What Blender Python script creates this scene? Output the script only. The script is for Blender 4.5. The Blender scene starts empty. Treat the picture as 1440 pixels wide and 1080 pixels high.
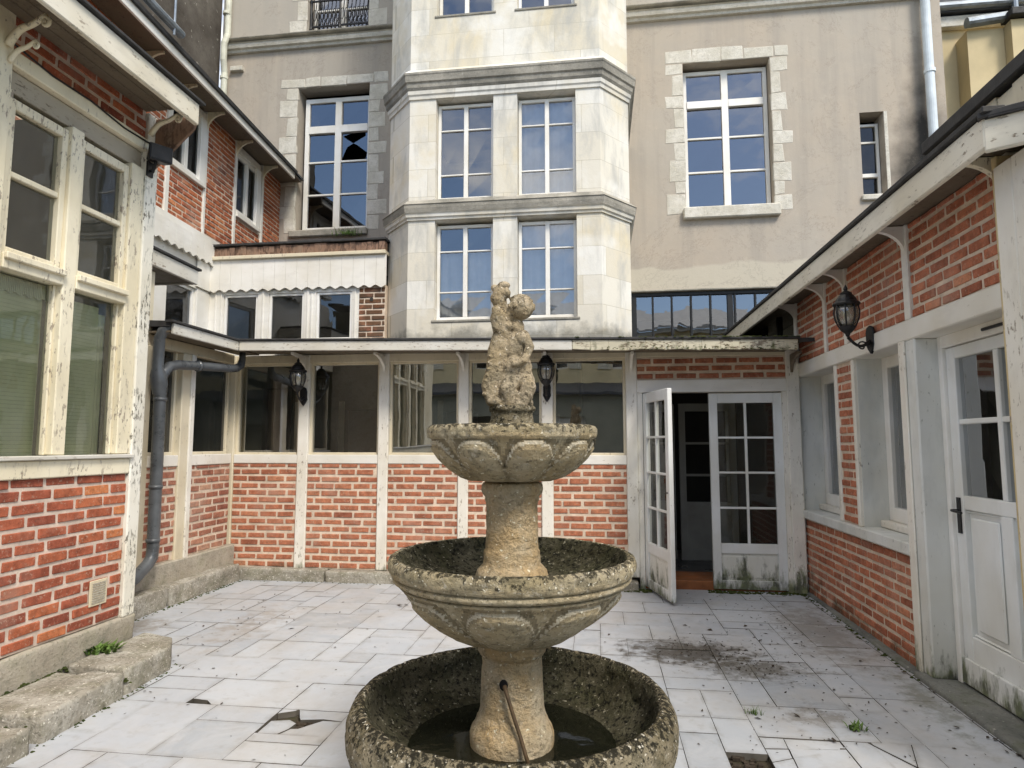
import bpy, bmesh, math, random
from mathutils import Vector, Matrix, noise
random.seed(7)
R = math.radians
scene = bpy.context.scene
COL = scene.collection

# ------------------------------------------------------------------ camera
cam_d = bpy.data.cameras.new("camera")
cam = bpy.data.objects.new("camera", cam_d)
COL.objects.link(cam)
fw = Vector((-0.13207797, 0.98676974, 0.09402603)).normalized()
rt = fw.cross(Vector((0, 0, 1))).normalized()
up = rt.cross(fw)
cam.matrix_world = Matrix(((rt.x, up.x, -fw.x, 0), (rt.y, up.y, -fw.y, 0), (rt.z, up.z, -fw.z, 1.5), (0, 0, 0, 1)))
cam_d.sensor_width = 36
cam_d.lens = 22.5
cam_d.clip_start = 0.05
cam_d.clip_end = 2000
scene.camera = cam

# ------------------------------------------------------------------ sky, sun, exposure
SUN_EL, SUN_AZ = R(48), R(142)
world = bpy.data.worlds.new("World")
scene.world = world
world.use_nodes = True
wn = world.node_tree
bg = wn.nodes["Background"]
sky = wn.nodes.new("ShaderNodeTexSky")
sky.sky_type = 'NISHITA'
sky.sun_disc = False
sky.sun_elevation = SUN_EL
sky.sun_rotation = SUN_AZ
sky.dust_density = 0.6
sky.ozone_density = 2.0
tc = wn.nodes.new("ShaderNodeTexCoord")
cn = wn.nodes.new("ShaderNodeTexNoise")
cn.inputs["Scale"].default_value = 2.6
cn.inputs["Detail"].default_value = 6
cn.inputs["Roughness"].default_value = 0.6
mp = wn.nodes.new("ShaderNodeMapping")
mp.inputs["Scale"].default_value = (1, 1, 2.2)
mp.inputs["Location"].default_value = (0.7, 0.2, 0.0)
wn.links.new(tc.outputs["Generated"], mp.inputs["Vector"])
wn.links.new(mp.outputs["Vector"], cn.inputs["Vector"])
cr = wn.nodes.new("ShaderNodeValToRGB")
cr.color_ramp.elements[0].position = 0.68
cr.color_ramp.elements[1].position = 0.92
sx_ = wn.nodes.new("ShaderNodeSeparateXYZ")
wn.links.new(tc.outputs["Generated"], sx_.inputs[0])
za = wn.nodes.new("ShaderNodeMath")
za.operation = 'MULTIPLY_ADD'
wn.links.new(sx_.outputs[2], za.inputs[0])
za.inputs[1].default_value = 0.42
wn.links.new(cn.outputs["Fac"], za.inputs[2])
wn.links.new(za.outputs[0], cr.inputs["Fac"])
cm = wn.nodes.new("ShaderNodeMix")
cm.data_type = 'RGBA'
wn.links.new(cr.outputs["Color"], cm.inputs[0])
wn.links.new(sky.outputs["Color"], cm.inputs[6])
cm.inputs[7].default_value = (10.5, 9.9, 9.0, 1)
wn.links.new(cm.outputs[2], bg.inputs["Color"])
bg.inputs["Strength"].default_value = 0.10
sun_d = bpy.data.lights.new("sun", 'SUN')
sun_d.energy = 1.5
sun_d.angle = R(15)
sun_d.color = (1.0, 0.93, 0.82)
sun = bpy.data.objects.new("sun", sun_d)
COL.objects.link(sun)
sun.rotation_euler = (-(math.pi / 2 - SUN_EL), 0, -SUN_AZ)
sun.location = (15, -20, 30)
vs = scene.view_settings
vs.view_transform = 'Standard'
vs.look = 'None'
vs.exposure = 1.2
vs.gamma = 1.0
vs.use_curve_mapping = False
scene.cycles.max_bounces = 8
scene.cycles.diffuse_bounces = 5
scene.cycles.glossy_bounces = 4
scene.cycles.transparent_max_bounces = 12
scene.cycles.caustics_reflective = False
scene.cycles.caustics_refractive = False
scene.cycles.use_denoising = True


# ------------------------------------------------------------------ material kit
class N:
    def __init__(s, name):
        s.m = bpy.data.materials.new(name)
        s.m.use_nodes = True
        s.t = s.m.node_tree
        s.p = s.t.nodes["Principled BSDF"]
        s.out = s.t.nodes["Material Output"]
        g = s.t.nodes.new("ShaderNodeNewGeometry")
        s.pos = g.outputs["Position"]
        s.nor = g.outputs["Normal"]

    def lk(s, a, b):
        if hasattr(a, "is_output"):
            s.t.links.new(a, b)
        else:
            if isinstance(a, (tuple, list)) and len(a) == 3 and b.type == 'RGBA':
                a = (*a, 1)
            b.default_value = a

    def noise(s, scale, detail=4, rough=.55, vec=None, dist=0, col=False):
        n = s.t.nodes.new("ShaderNodeTexNoise")
        s.lk(vec or s.pos, n.inputs["Vector"])
        n.inputs["Scale"].default_value = scale
        n.inputs["Detail"].default_value = detail
        n.inputs["Roughness"].default_value = rough
        n.inputs["Distortion"].default_value = dist
        return n.outputs["Color" if col else "Fac"]

    def voro(s, scale, vec=None, feature='F1'):
        n = s.t.nodes.new("ShaderNodeTexVoronoi")
        n.feature = feature
        s.lk(vec or s.pos, n.inputs["Vector"])
        n.inputs["Scale"].default_value = scale
        return n.outputs["Distance"]

    def ramp(s, f, *st, mode='LINEAR'):
        n = s.t.nodes.new("ShaderNodeValToRGB")
        s.lk(f, n.inputs["Fac"])
        e = n.color_ramp.elements
        n.color_ramp.interpolation = mode
        for i, (p, c) in enumerate(st):
            if isinstance(c, (int, float)):
                c = (c, c, c)
            x = e[i] if i < 2 else e.new(p)
            x.position = p
            x.color = (*c, 1)
        return n.outputs["Color"]

    def mix(s, f, a, b, mode='MIX'):
        n = s.t.nodes.new("ShaderNodeMix")
        n.data_type = 'RGBA'
        n.blend_type = mode
        s.lk(f, n.inputs[0])
        s.lk(a, n.inputs[6])
        s.lk(b, n.inputs[7])
        return n.outputs[2]

    def math(s, op, a, b=0.0, c=None):
        n = s.t.nodes.new("ShaderNodeMath")
        n.operation = op
        s.lk(a, n.inputs[0])
        s.lk(b, n.inputs[1])
        if c is not None:
            s.lk(c, n.inputs[2])
        return n.outputs[0]

    def maps(s, x, a, b, c=0.0, d=1.0):
        n = s.t.nodes.new("ShaderNodeMapRange")
        s.lk(x, n.inputs[0])
        for i, v in enumerate((a, b, c, d)):
            n.inputs[i + 1].default_value = v
        return n.outputs[0]

    def scl(s, v, vec=None):
        n = s.t.nodes.new("ShaderNodeMapping")
        s.lk(vec or s.pos, n.inputs["Vector"])
        n.inputs["Scale"].default_value = v
        return n.outputs["Vector"]

    def sep(s, i, vec=None):
        n = s.t.nodes.new("ShaderNodeSeparateXYZ")
        s.lk(vec or s.pos, n.inputs[0])
        return n.outputs[i]

    def tone(s):
        n = s.t.nodes.new("ShaderNodeAttribute")
        n.attribute_name = "tone"
        return n.outputs["Fac"]

    def bump(s, h, strength=.5, dist=.01, prev=None):
        n = s.t.nodes.new("ShaderNodeBump")
        s.lk(h, n.inputs["Height"])
        n.inputs["Strength"].default_value = strength
        n.inputs["Distance"].default_value = dist
        if prev is not None:
            s.lk(prev, n.inputs["Normal"])
        return n.outputs["Normal"]

    def fin(s, col=None, rough=.7, nor=None, spec=.3, metal=0.0):
        if col is not None:
            s.lk(col, s.p.inputs["Base Color"])
        s.lk(rough, s.p.inputs["Roughness"])
        s.p.inputs["Specular IOR Level"].default_value = spec
        s.p.inputs["Metallic"].default_value = metal
        if nor is not None:
            s.lk(nor, s.p.inputs["Normal"])
        return s.m


def wood_paint(name, base, under=(.30, .25, .19), peel=.60, grain=(6, 6, 60), algae=None, grime=.35, dirt=(.20, .17, .12), st=(1, 1, .35)):
    """old oil paint on timber: tone drift, peeled flecks, grain, optional algae creeping up from the foot"""
    m = N(name)
    big = m.noise(1.7, 3)
    med = m.noise(9, 5, .6, vec=m.scl(st))
    fine = m.noise(48, 4, .65, vec=m.scl(st))
    c = m.mix(m.ramp(big, (.35, 0), (.70, 1)), base, tuple(x * y for x, y in zip(base, (.84, .81, .74))))
    c = m.mix(m.math('MULTIPLY', m.ramp(med, (.50, 0), (.72, 1)), grime), c, tuple(b * .5 + d * .5 for b, d in zip(base, dirt)))
    pk = m.math('MULTIPLY', m.ramp(fine, (peel, 0), (peel + .05, 1)), m.ramp(m.noise(3.1, 3), (.42, 0), (.60, 1)))
    pk = m.math('MAXIMUM', pk, m.math('MULTIPLY', m.ramp(m.noise(15, 6, .7, vec=m.scl(st)), (peel + .06, 0), (peel + .085, 1)), .85))
    c = m.mix(pk, c, under)
    if algae:
        z = m.sep(2)
        a = m.math('ADD', m.maps(z, algae[0], algae[1], 1, 0), m.math('MULTIPLY', m.math('SUBTRACT', m.noise(7, 6, .7, vec=m.scl((1.6, 1.6, .5))), .5), 2.2))
        am = m.ramp(a, (.62, 0), (1.0, 1))
        ac = m.ramp(m.noise(15, 4), (.36, (.026, .032, .015)), (.55, (.085, .105, .032)), (.70, (.19, .22, .09)))
        c = m.mix(m.math('MULTIPLY', am, .9), c, ac)
    g = m.noise(1, 3, .5, vec=m.scl((grain[0] * 6, grain[1] * 6, 5)))
    nb = m.bump(m.math('ADD', m.math('MULTIPLY', pk, -.6), m.math('MULTIPLY', g, .5)), .35, .004)
    return m.fin(c, m.ramp(med, (.3, .42), (.7, .7)), nb, .35)


def brick_mat(name, stops, damp=None):
    m = N(name)
    t = m.tone()
    c = m.ramp(t, *stops)
    c = m.mix(.8, c, m.mix(m.ramp(m.noise(15, 7, .75), (.32, 0), (.68, 1)), (.48, .46, .44), (1.42, 1.38, 1.30)), 'MULTIPLY')
    c = m.mix(m.ramp(m.noise(1.2, 6, .7), (.54, 0), (.72, .45)), c, (.13, .055, .04))
    c = m.mix(m.ramp(m.noise(46, 4, .7), (.57, 0), (.68, .6)), c, (.50, .36, .27))
    c = m.mix(m.ramp(m.noise(80, 3, .7), (.60, 0), (.68, .55)), c, (.09, .04, .03))
    c = m.mix(m.ramp(m.noise(2.3, 5, .6), (.52, 0), (.75, .5)), c, (.47, .33, .26))
    if damp:
        a = m.math('ADD', m.maps(m.sep(2), damp[0], damp[1], 1, 0), m.math('MULTIPLY', m.math('SUBTRACT', m.noise(4, 5, .65), .5), 1.8))
        c = m.mix(m.ramp(a, (.55, 0), (1.1, .8)), c, (.055, .045, .028))
    nb = m.bump(m.noise(60, 5, .7), .6, .004)
    return m.fin(c, .86, nb, .2)


def mortar_mat(name, base, damp=None):
    m = N(name)
    c = m.mix(m.ramp(m.noise(8, 6, .7), (.35, 0), (.7, 1)), base, tuple(x * .66 for x in base))
    c = m.mix(m.ramp(m.noise(40, 3), (.62, 0), (.7, .5)), c, (.30, .22, .17))
    if damp:
        a = m.math('ADD', m.maps(m.sep(2), damp[0], damp[1], 1, 0), m.math('MULTIPLY', m.math('SUBTRACT', m.noise(4, 5, .65), .5), 1.8))
        c = m.mix(m.ramp(a, (.55, 0), (1.1, .85)), c, (.05, .042, .026))
    return m.fin(c, .95, m.bump(m.noise(70, 4, .7), .5, .004), .1)


def stone_mat(name, a, b, dark, scale=1.0, lichen=.5, bump=.5, spots=.35, green=None, bd=.012):
    m = N(name)
    n1 = m.noise(3.0 * scale, 7, .65)
    n2 = m.noise(14 * scale, 6, .7)
    n3 = m.noise(55 * scale, 5, .75)
    c = m.mix(m.ramp(n1, (.36, 0), (.66, 1)), a, b)
    c = m.mix(m.math('MULTIPLY', m.ramp(n2, (.5, 0), (.68, 1)), lichen), c, tuple(x * .55 + y * .45 for x, y in zip(dark, b)))
    c = m.mix(m.math('MULTIPLY', m.ramp(n3, (.56, 0), (.64, 1)), spots), c, dark)
    c = m.mix(m.math('MULTIPLY', m.ramp(m.noise(30 * scale, 3, .6), (.66, 0), (.70, 1)), .5), c, (.52, .50, .44))
    if green:
        c = m.mix(m.math('MULTIPLY', m.ramp(m.noise(6 * scale, 5, .65), (.50, 0), (.66, 1)), green[0]), c, green[1])
    h = m.math('ADD', m.math('MULTIPLY', n2, .9), m.math('MULTIPLY', n3, .8))
    return m.fin(c, .93, m.bump(h, bump, bd), .12)


def flat_mat(name, col, rough=.6, metal=0.0, var=.25, bump=.15, scale=12, spec=.4):
    m = N(name)
    c = m.mix(m.ramp(m.noise(scale, 5, .6), (.3, 0), (.7, 1)), tuple(x * (1 - var) for x in col), tuple(min(1, x * (1 + var)) for x in col))
    return m.fin(c, m.ramp(m.noise(scale * 2, 4), (.3, max(.03, rough - .12)), (.7, min(1, rough + .12))), m.bump(m.noise(scale * 4, 4), bump, .004), spec, metal)


def glass_mat(name, refl=.30, tint=(.75, .80, .82), wav=.012, rough=.01, dust=0.0, fk=.9):
    m = N(name)
    t = m.t
    tr = t.nodes.new("ShaderNodeBsdfTransparent")
    tr.inputs["Color"].default_value = (*tint, 1)
    gl = t.nodes.new("ShaderNodeBsdfGlossy")
    gl.inputs["Roughness"].default_value = rough
    gl.inputs["Color"].default_value = (.94, .96, 1, 1)
    nb = m.bump(m.noise(2.2, 2, .5), 1.0, wav)
    m.lk(nb, gl.inputs["Normal"])
    fr = t.nodes.new("ShaderNodeFresnel")
    fr.inputs["IOR"].default_value = 1.5
    f = m.math('ADD', m.math('MULTIPLY', fr.outputs[0], fk), refl)
    f = m.math('MINIMUM', f, .95)
    mx = t.nodes.new("ShaderNodeMixShader")
    m.lk(f, mx.inputs[0])
    t.links.new(tr.outputs[0], mx.inputs[1])
    t.links.new(gl.outputs[0], mx.inputs[2])
    last = mx
    if dust:
        df = t.nodes.new("ShaderNodeBsdfDiffuse")
        df.inputs["Color"].default_value = (.55, .53, .46, 1)
        m2 = t.nodes.new("ShaderNodeMixShader")
        m.lk(m.math('MULTIPLY', m.ramp(m.noise(5, 5, .65, vec=m.scl((1, 1, .4))), (.35, .15), (.8, 1)), dust), m2.inputs[0])
        t.links.new(mx.outputs[0], m2.inputs[1])
        t.links.new(df.outputs[0], m2.inputs[2])
        last = m2
    t.links.new(last.outputs[0], m.out.inputs["Surface"])
    t.nodes.remove(m.p)
    return m.m


M = {}
M['cream'] = wood_paint('cream_paint_peeling', (.80, .735, .565), peel=.57, grime=.45)
M['flake'] = wood_paint('white_paint_flaking_post', (.80, .78, .70), under=(.13, .12, .09), peel=.535, grime=.3)
M['white'] = wood_paint('white_paint_weathered', (.80, .77, .70), peel=.60, algae=(.0, .55), grime=.35)
M['whiteplain'] = wood_paint('white_paint_board', (.80, .78, .73), peel=.66, grime=.28, st=(.35, .35, 1.1))
M['ivory'] = wood_paint('ivory_paint', (.70, .63, .48), peel=.62, grime=.4)
M['door'] = wood_paint('door_paint', (.78, .80, .80), peel=.68, algae=(.03, .40), grime=.2)
M['doormoss'] = wood_paint('door_paint_mossy', (.76, .77, .73), peel=.62, algae=(.06, .62), grime=.35)
M['pillar'] = wood_paint('pillar_paint_grey', (.68, .69, .665), under=(.26, .27, .24), peel=.64, grime=.45, algae=(.0, .40), dirt=(.16, .2, .2))  # white timber greyed and cooled, the wing's shade put into its colour
M['frame'] = wood_paint('window_frame_paint', (.84, .83, .80), peel=.70, grime=.18)
M['ochre'] = wood_paint('ochre_stained_post', (.62, .50, .28), peel=.56, grime=.8)
M['lining'] = wood_paint('header_lining_paint', (.40, .355, .28), under=(.15, .12, .08), peel=.58, grime=.6, st=(.35, .35, 1.1))  # shade of the recess below the header is put into this brown grey
M['soffit'] = wood_paint('soffit_boards_grey', (.16, .13, .095), under=(.09, .07, .05), peel=.55, grime=.7)  # weathered boards, darkened further to give the deep shade under the eaves
M['fascia'] = wood_paint('fascia_paint_flaking', (.74, .70, .60), under=(.22, .17, .12), peel=.59, grime=.5, st=(.35, .35, 1.1))
M['fasciagrey'] = wood_paint('fascia_paint_grey', (.66, .64, .58), under=(.25, .2, .15), peel=.58, grime=.5, st=(.35, .35, 1.1))
M['fasciamoss'] = wood_paint('fascia_paint_mossy', (.62, .58, .45), under=(.16, .12, .08), peel=.53, grime=.6, algae=(2.2, 2.78), st=(.35, .35, 1.1))
M['rotwood'] = wood_paint('rotten_board', (.26, .16, .11), under=(.10, .06, .04), peel=.50, grime=.9)
M['brick_near'] = brick_mat('brick_deep_red', ((0, (.19, .055, .040)), (.45, (.34, .098, .055)), (.8, (.42, .135, .066)), (1, (.52, .20, .085))))
M['brick_back'] = brick_mat('brick_rose_red', ((0, (.28, .10, .062)), (.5, (.42, .160, .092)), (.8, (.46, .19, .11)), (1, (.50, .24, .14))), damp=(.05, .32))
M['brick_up'] = brick_mat('brick_orange_brown', ((0, (.19, .055, .032)), (.5, (.42, .125, .055)), (1, (.55, .22, .10))), damp=(4.02, 4.42))
M['brick_side'] = brick_mat('brick_side_red', ((0, (.29, .10, .060)), (.5, (.44, .160, .092)), (.8, (.49, .19, .11)), (1, (.54, .24, .14))), damp=(-.1, .45))
M['brick_dull'] = brick_mat('brick_dull_washed', ((0, (.22, .08, .06)), (.5, (.36, .15, .10)), (1, (.50, .30, .21))), damp=(.1, .5))
M['mortar'] = mortar_mat('mortar_cream', (.74, .61, .48), damp=(.02, .28))
M['mortar_near'] = mortar_mat('mortar_pink_grey', (.70, .57, .47))
M['mortar_side'] = mortar_mat('mortar_side_cream', (.74, .61, .48), damp=(-.1, .40))


def lichen_stone(name, a, b, crust, dark, k=.8, topdark=.6, pale=.5, green=(.10, .10, .045), gk=.35, tonek=0.0, bd=.03):
    """old cast stone: ochre and grey drifts, black lichen pits, pale crust flecks; lichen is thickest on faces that look up"""
    m = N(name)
    n0 = m.noise(4.5, 5, .6)
    n1 = m.noise(16, 6, .68)
    n2 = m.noise(46, 5, .72)
    n3 = m.noise(95, 3, .7)
    nz = m.sep(2, m.nor)
    c = m.mix(m.ramp(n0, (.40, 0), (.60, 1)), a, b)
    c = m.mix(m.math('MULTIPLY', m.ramp(m.noise(8, 6, .7), (.48, 0), (.62, 1)), gk), c, green)
    c = m.mix(m.math('MULTIPLY', m.ramp(n1, (.50, 0), (.63, 1)), k * .75), c, tuple(x * .6 + y * .4 for x, y in zip(dark, b)))
    if tonek:
        t_ = m.tone()  # tone carries the bowls' painted hollows and pale arch borders
        c = m.mix(m.math('MULTIPLY', m.maps(t_, .5, 0, 0, 1), tonek), c, tuple(x * .7 + y * .3 for x, y in zip(dark, a)))
        c = m.mix(m.math('MULTIPLY', m.math('MULTIPLY', m.maps(t_, .5, 1, 0, 1), tonek), m.ramp(m.noise(12, 5, .7), (.35, .2), (.6, 1))), c, crust)
    c = m.mix(m.math('MULTIPLY', m.ramp(m.noise(34, 4, .65), (.58, 0), (.66, 1)), pale), c, crust)
    up_ = m.maps(nz, .15, .8, 0, topdark)
    pit = m.math('ADD', m.math('MULTIPLY', n2, .75), m.math('ADD', m.math('MULTIPLY', n3, .25), m.math('MULTIPLY', up_, .10)))
    c = m.mix(m.math('MULTIPLY', m.ramp(pit, (.535, 0), (.60, 1)), k), c, dark)
    c = m.mix(m.math('MULTIPLY', m.ramp(m.noise(60, 2, .5), (.67, 0), (.70, 1)), .75), c, tuple(min(1, x * 1.5) for x in crust))
    h = m.math('ADD', m.math('MULTIPLY', n1, 1.0), m.math('MULTIPLY', n2, .9))
    return m.fin(c, .95, m.bump(h, 1.0, bd), .08)


M['fount'] = lichen_stone('fountain_stone', (.50, .395, .235), (.56, .48, .33), (.70, .64, .51), (.055, .050, .034), .50, .75, .55, gk=.22, tonek=.75)
M['fountcol'] = lichen_stone('fountain_column_stone', (.60, .43, .23), (.62, .52, .36), (.72, .64, .50), (.15, .11, .065), .42, .5, .25, gk=.10)
M['fountdark'] = lichen_stone('fountain_rim_lichen', (.22, .18, .11), (.32, .275, .19), (.58, .54, .45), (.014, .014, .011), .90, .9, .5)
M['fountrim'] = lichen_stone('fountain_lip_crust', (.40, .33, .20), (.48, .415, .29), (.68, .63, .52), (.022, .021, .016), .85, .9, .55)
M['fountin'] = lichen_stone('fountain_wet_inside', (.055, .050, .030), (.115, .105, .07), (.26, .24, .18), (.010, .010, .008), .9, .3, .35, (.055, .06, .024), .5)
M['statue'] = lichen_stone('statue_stone', (.44, .345, .21), (.54, .45, .32), (.66, .59, .47), (.050, .044, .030), .68, .7, .45)
M['kerb'] = lichen_stone('kerb_stone', (.29, .265, .215), (.44, .415, .36), (.60, .575, .51), (.07, .062, .045), .45, .2, .5, (.16, .16, .08), .40, bd=.012)
M['plinth'] = stone_mat('plinth_render', (.37, .33, .265), (.52, .475, .395), (.07, .08, .05), .9, .75, .9, .45, green=(.35, (.16, .16, .07)))
M['slab'] = stone_mat('wet_stone_strip', (.13, .135, .125), (.27, .27, .25), (.03, .035, .025), 1.0, .6, .7, .45, green=(.5, (.07, .085, .035)))
M['surround'] = stone_mat('window_surround_stone', (.55, .52, .44), (.72, .69, .62), (.22, .20, .15), 1.3, .6, .8, .3)
M['zinc'] = flat_mat('zinc_sheet', (.25, .28, .31), .45, .8, .3, .2, 6)
M['zincdark'] = flat_mat('dark_roof_edge', (.035, .034, .034), .7, 0, .4, .4, 14)
M['pvc'] = flat_mat('grey_pipe_plastic', (.085, .092, .098), .32, 0, .35, .08, 5, .5)
M['pipelight'] = flat_mat('pale_painted_pipe', (.60, .66, .70), .4, 0, .15, .1, 4, .5)
M['pipecream'] = flat_mat('cream_painted_pipe', (.60, .60, .50), .5, 0, .25, .1, 4, .4)
M['iron'] = flat_mat('black_iron', (.012, .012, .013), .42, .3, .3, .2, 30, .5)
M['ironrust'] = flat_mat('rusty_iron_pipe', (.10, .065, .035), .6, .3, .4, .3, 30)
M['lampglass'] = glass_mat('lamp_glass', .10, (.55, .50, .36), .02, .12, .35)
M['glass_sky'] = glass_mat('upper_window_glass', .17, (.62, .66, .70), .0018)
M['glass_tower'] = glass_mat('tower_window_glass', .15, (.88, .90, .92), .0018)
M['glass_low'] = glass_mat('gallery_glass', .24, (.70, .72, .66), .0008, .008, .035)
M['glass_door'] = glass_mat('door_glass', .02, (.6, .62, .6), .0010, .01, .02, fk=.7)
M['glass_bay'] = glass_mat('bay_glass', .045, (.90, .91, .84), .0022, .015, .08)
M['glass_dark'] = glass_mat('dark_pane', .05, (.4, .4, .4), .002, .02, .03)
M['glass_side'] = glass_mat('side_window_glass', .03, (.5, .53, .53), .0015, .03, .05, fk=.4)
M['blind'] = flat_mat('olive_blind_cloth', (.62, .65, .40), .8, 0, .12, .1, 3, .2)
M['blindpale'] = flat_mat('pale_green_blind', (.62, .64, .42), .8, 0, .12, .1, 3, .2)
M['curtain'] = flat_mat('grey_curtain', (.70, .70, .67), .9, 0, .15, .1, 3, .1)
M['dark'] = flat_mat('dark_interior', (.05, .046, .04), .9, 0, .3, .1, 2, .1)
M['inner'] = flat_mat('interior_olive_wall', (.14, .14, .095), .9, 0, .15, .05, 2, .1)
M['innerdoor'] = flat_mat('grey_interior_paint', (.30, .29, .26), .6, 0, .15, .1, 4)  # white inner doors darkened in colour to stand for the dim corridor
M['tile_in'] = flat_mat('interior_dark_floor', (.05, .047, .044), .35, 0, .3, .05, 3)
M['step'] = flat_mat('varnished_wood_step', (.30, .11, .04), .5, 0, .35, .2, 8)
M['steel'] = flat_mat('dark_steel_frame', (.016, .017, .018), .5, .2, .3, .15, 15)
M['bird'] = M['iron']


def stucco():
    m = N('beige_stucco')
    c = m.mix(m.ramp(m.noise(.55, 5, .6), (.38, 0), (.64, 1)), (.445, .385, .315), (.43, .39, .335))
    c = m.mix(m.ramp(m.noise(2.6, 7, .68), (.45, 0), (.75, .55)), c, (.38, .345, .30))
    st = m.noise(1.0, 5, .65, vec=m.scl((3.2, 3.2, .22)))
    c = m.mix(m.ramp(st, (.47, 0), (.68, .65)), c, (.335, .305, .265))
    c = m.mix(m.ramp(m.noise(7, 7, .75), (.56, 0), (.70, .35)), c, (.52, .46, .38))
    x = m.sep(0)
    z = m.sep(2)
    # soot stain where the pipe meets the roof on the right, grey plaster repair bands
    d = m.math('ADD', m.math('MULTIPLY', m.math('ABSOLUTE', m.math('SUBTRACT', x, 4.72)), 1.5), m.math('MULTIPLY', m.math('ABSOLUTE', m.math('SUBTRACT', z, 5.4)), .42))
    d = m.math('ADD', d, m.math('MULTIPLY', m.math('SUBTRACT', m.noise(3, 5, .6), .5), .8))
    c = m.mix(m.ramp(d, (.30, .95), (1.05, 0)), c, (.04, .038, .035))
    top = m.math('ADD', z, m.math('MULTIPLY', m.noise(1.5, 4), .8))
    c = m.mix(m.maps(top, 8.45, 8.75, 0, .55), c, (.42, .40, .36))
    low = m.math('ADD', m.math('ADD', z, m.math('MULTIPLY', m.noise(.9, 2), .55)), m.math('MULTIPLY', x, .0))
    c = m.mix(m.maps(low, 4.44, 4.40, 0, .8), c, (.53, .49, .40))
    ck = m.noise(.8, 8, .75, dist=.6)
    ck = m.ramp(m.math('ABSOLUTE', m.math('SUBTRACT', ck, .5)), (.0, .55), (.006, 0))
    c = m.mix(m.math('MULTIPLY', ck, .8), c, (.20, .17, .14))
    h = m.math('ADD', m.noise(5, 6, .7), m.math('MULTIPLY', m.noise(70, 4, .7), .35))
    return m.fin(c, .95, m.bump(h, .35, .012), .1)


M['stucco'] = stucco()


def tower_stone():
    m = N('tower_limestone')
    x, y, z = m.sep(0), m.sep(1), m.sep(2)
    cb = m.t.nodes.new("ShaderNodeCombineXYZ")
    m.lk(m.math('ADD', x, m.math('MULTIPLY', y, .7)), cb.inputs[0])
    m.lk(z, cb.inputs[1])
    b = m.t.nodes.new("ShaderNodeTexBrick")
    m.lk(cb.outputs[0], b.inputs["Vector"])
    b.inputs["Scale"].default_value = 1
    b.inputs["Brick Width"].default_value = .62
    b.inputs["Row Height"].default_value = .345
    b.inputs["Mortar Size"].default_value = .0035
    b.inputs["Mortar Smooth"].default_value = .6
    b.inputs["Color1"].default_value = (.63, .58, .47, 1)
    b.inputs["Color2"].default_value = (.74, .72, .66, 1)
    b.inputs["Mortar"].default_value = (.46, .42, .33, 1)
    c = b.outputs["Color"]
    c = m.mix(m.ramp(m.noise(1.1, 6, .62, dist=.7), (.47, 0), (.70, .7)), c, (.62, .53, .35))
    c = m.mix(m.ramp(m.noise(2.4, 6, .65, dist=.4, vec=m.scl((1.5, 1.5, .5))), (.47, 0), (.68, .8)), c, (.42, .415, .385))
    c = m.mix(m.ramp(m.noise(1.6, 4, .6), (.55, 0), (.7, .6)), c, (.80, .79, .75))
    dz = m.math('ADD', m.maps(z, 2.72, 3.15, 1, 0), m.math('MULTIPLY', m.math('SUBTRACT', m.noise(3.2, 5, .65), .5), 1.6))
    c = m.mix(m.ramp(dz, (.6, 0), (1.15, .75)), c, (.16, .155, .13))
    nb = m.bump(b.outputs["Fac"], .25, -.004)
    return m.fin(c, .9, m.bump(m.noise(22, 6, .7), .35, .008, nb), .15)


M['tower'] = tower_stone()
M['cornice'] = stone_mat('cornice_grey_stone', (.21, .20, .17), (.43, .40, .34), (.05, .047, .04), .9, .6, .6, .3)


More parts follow.
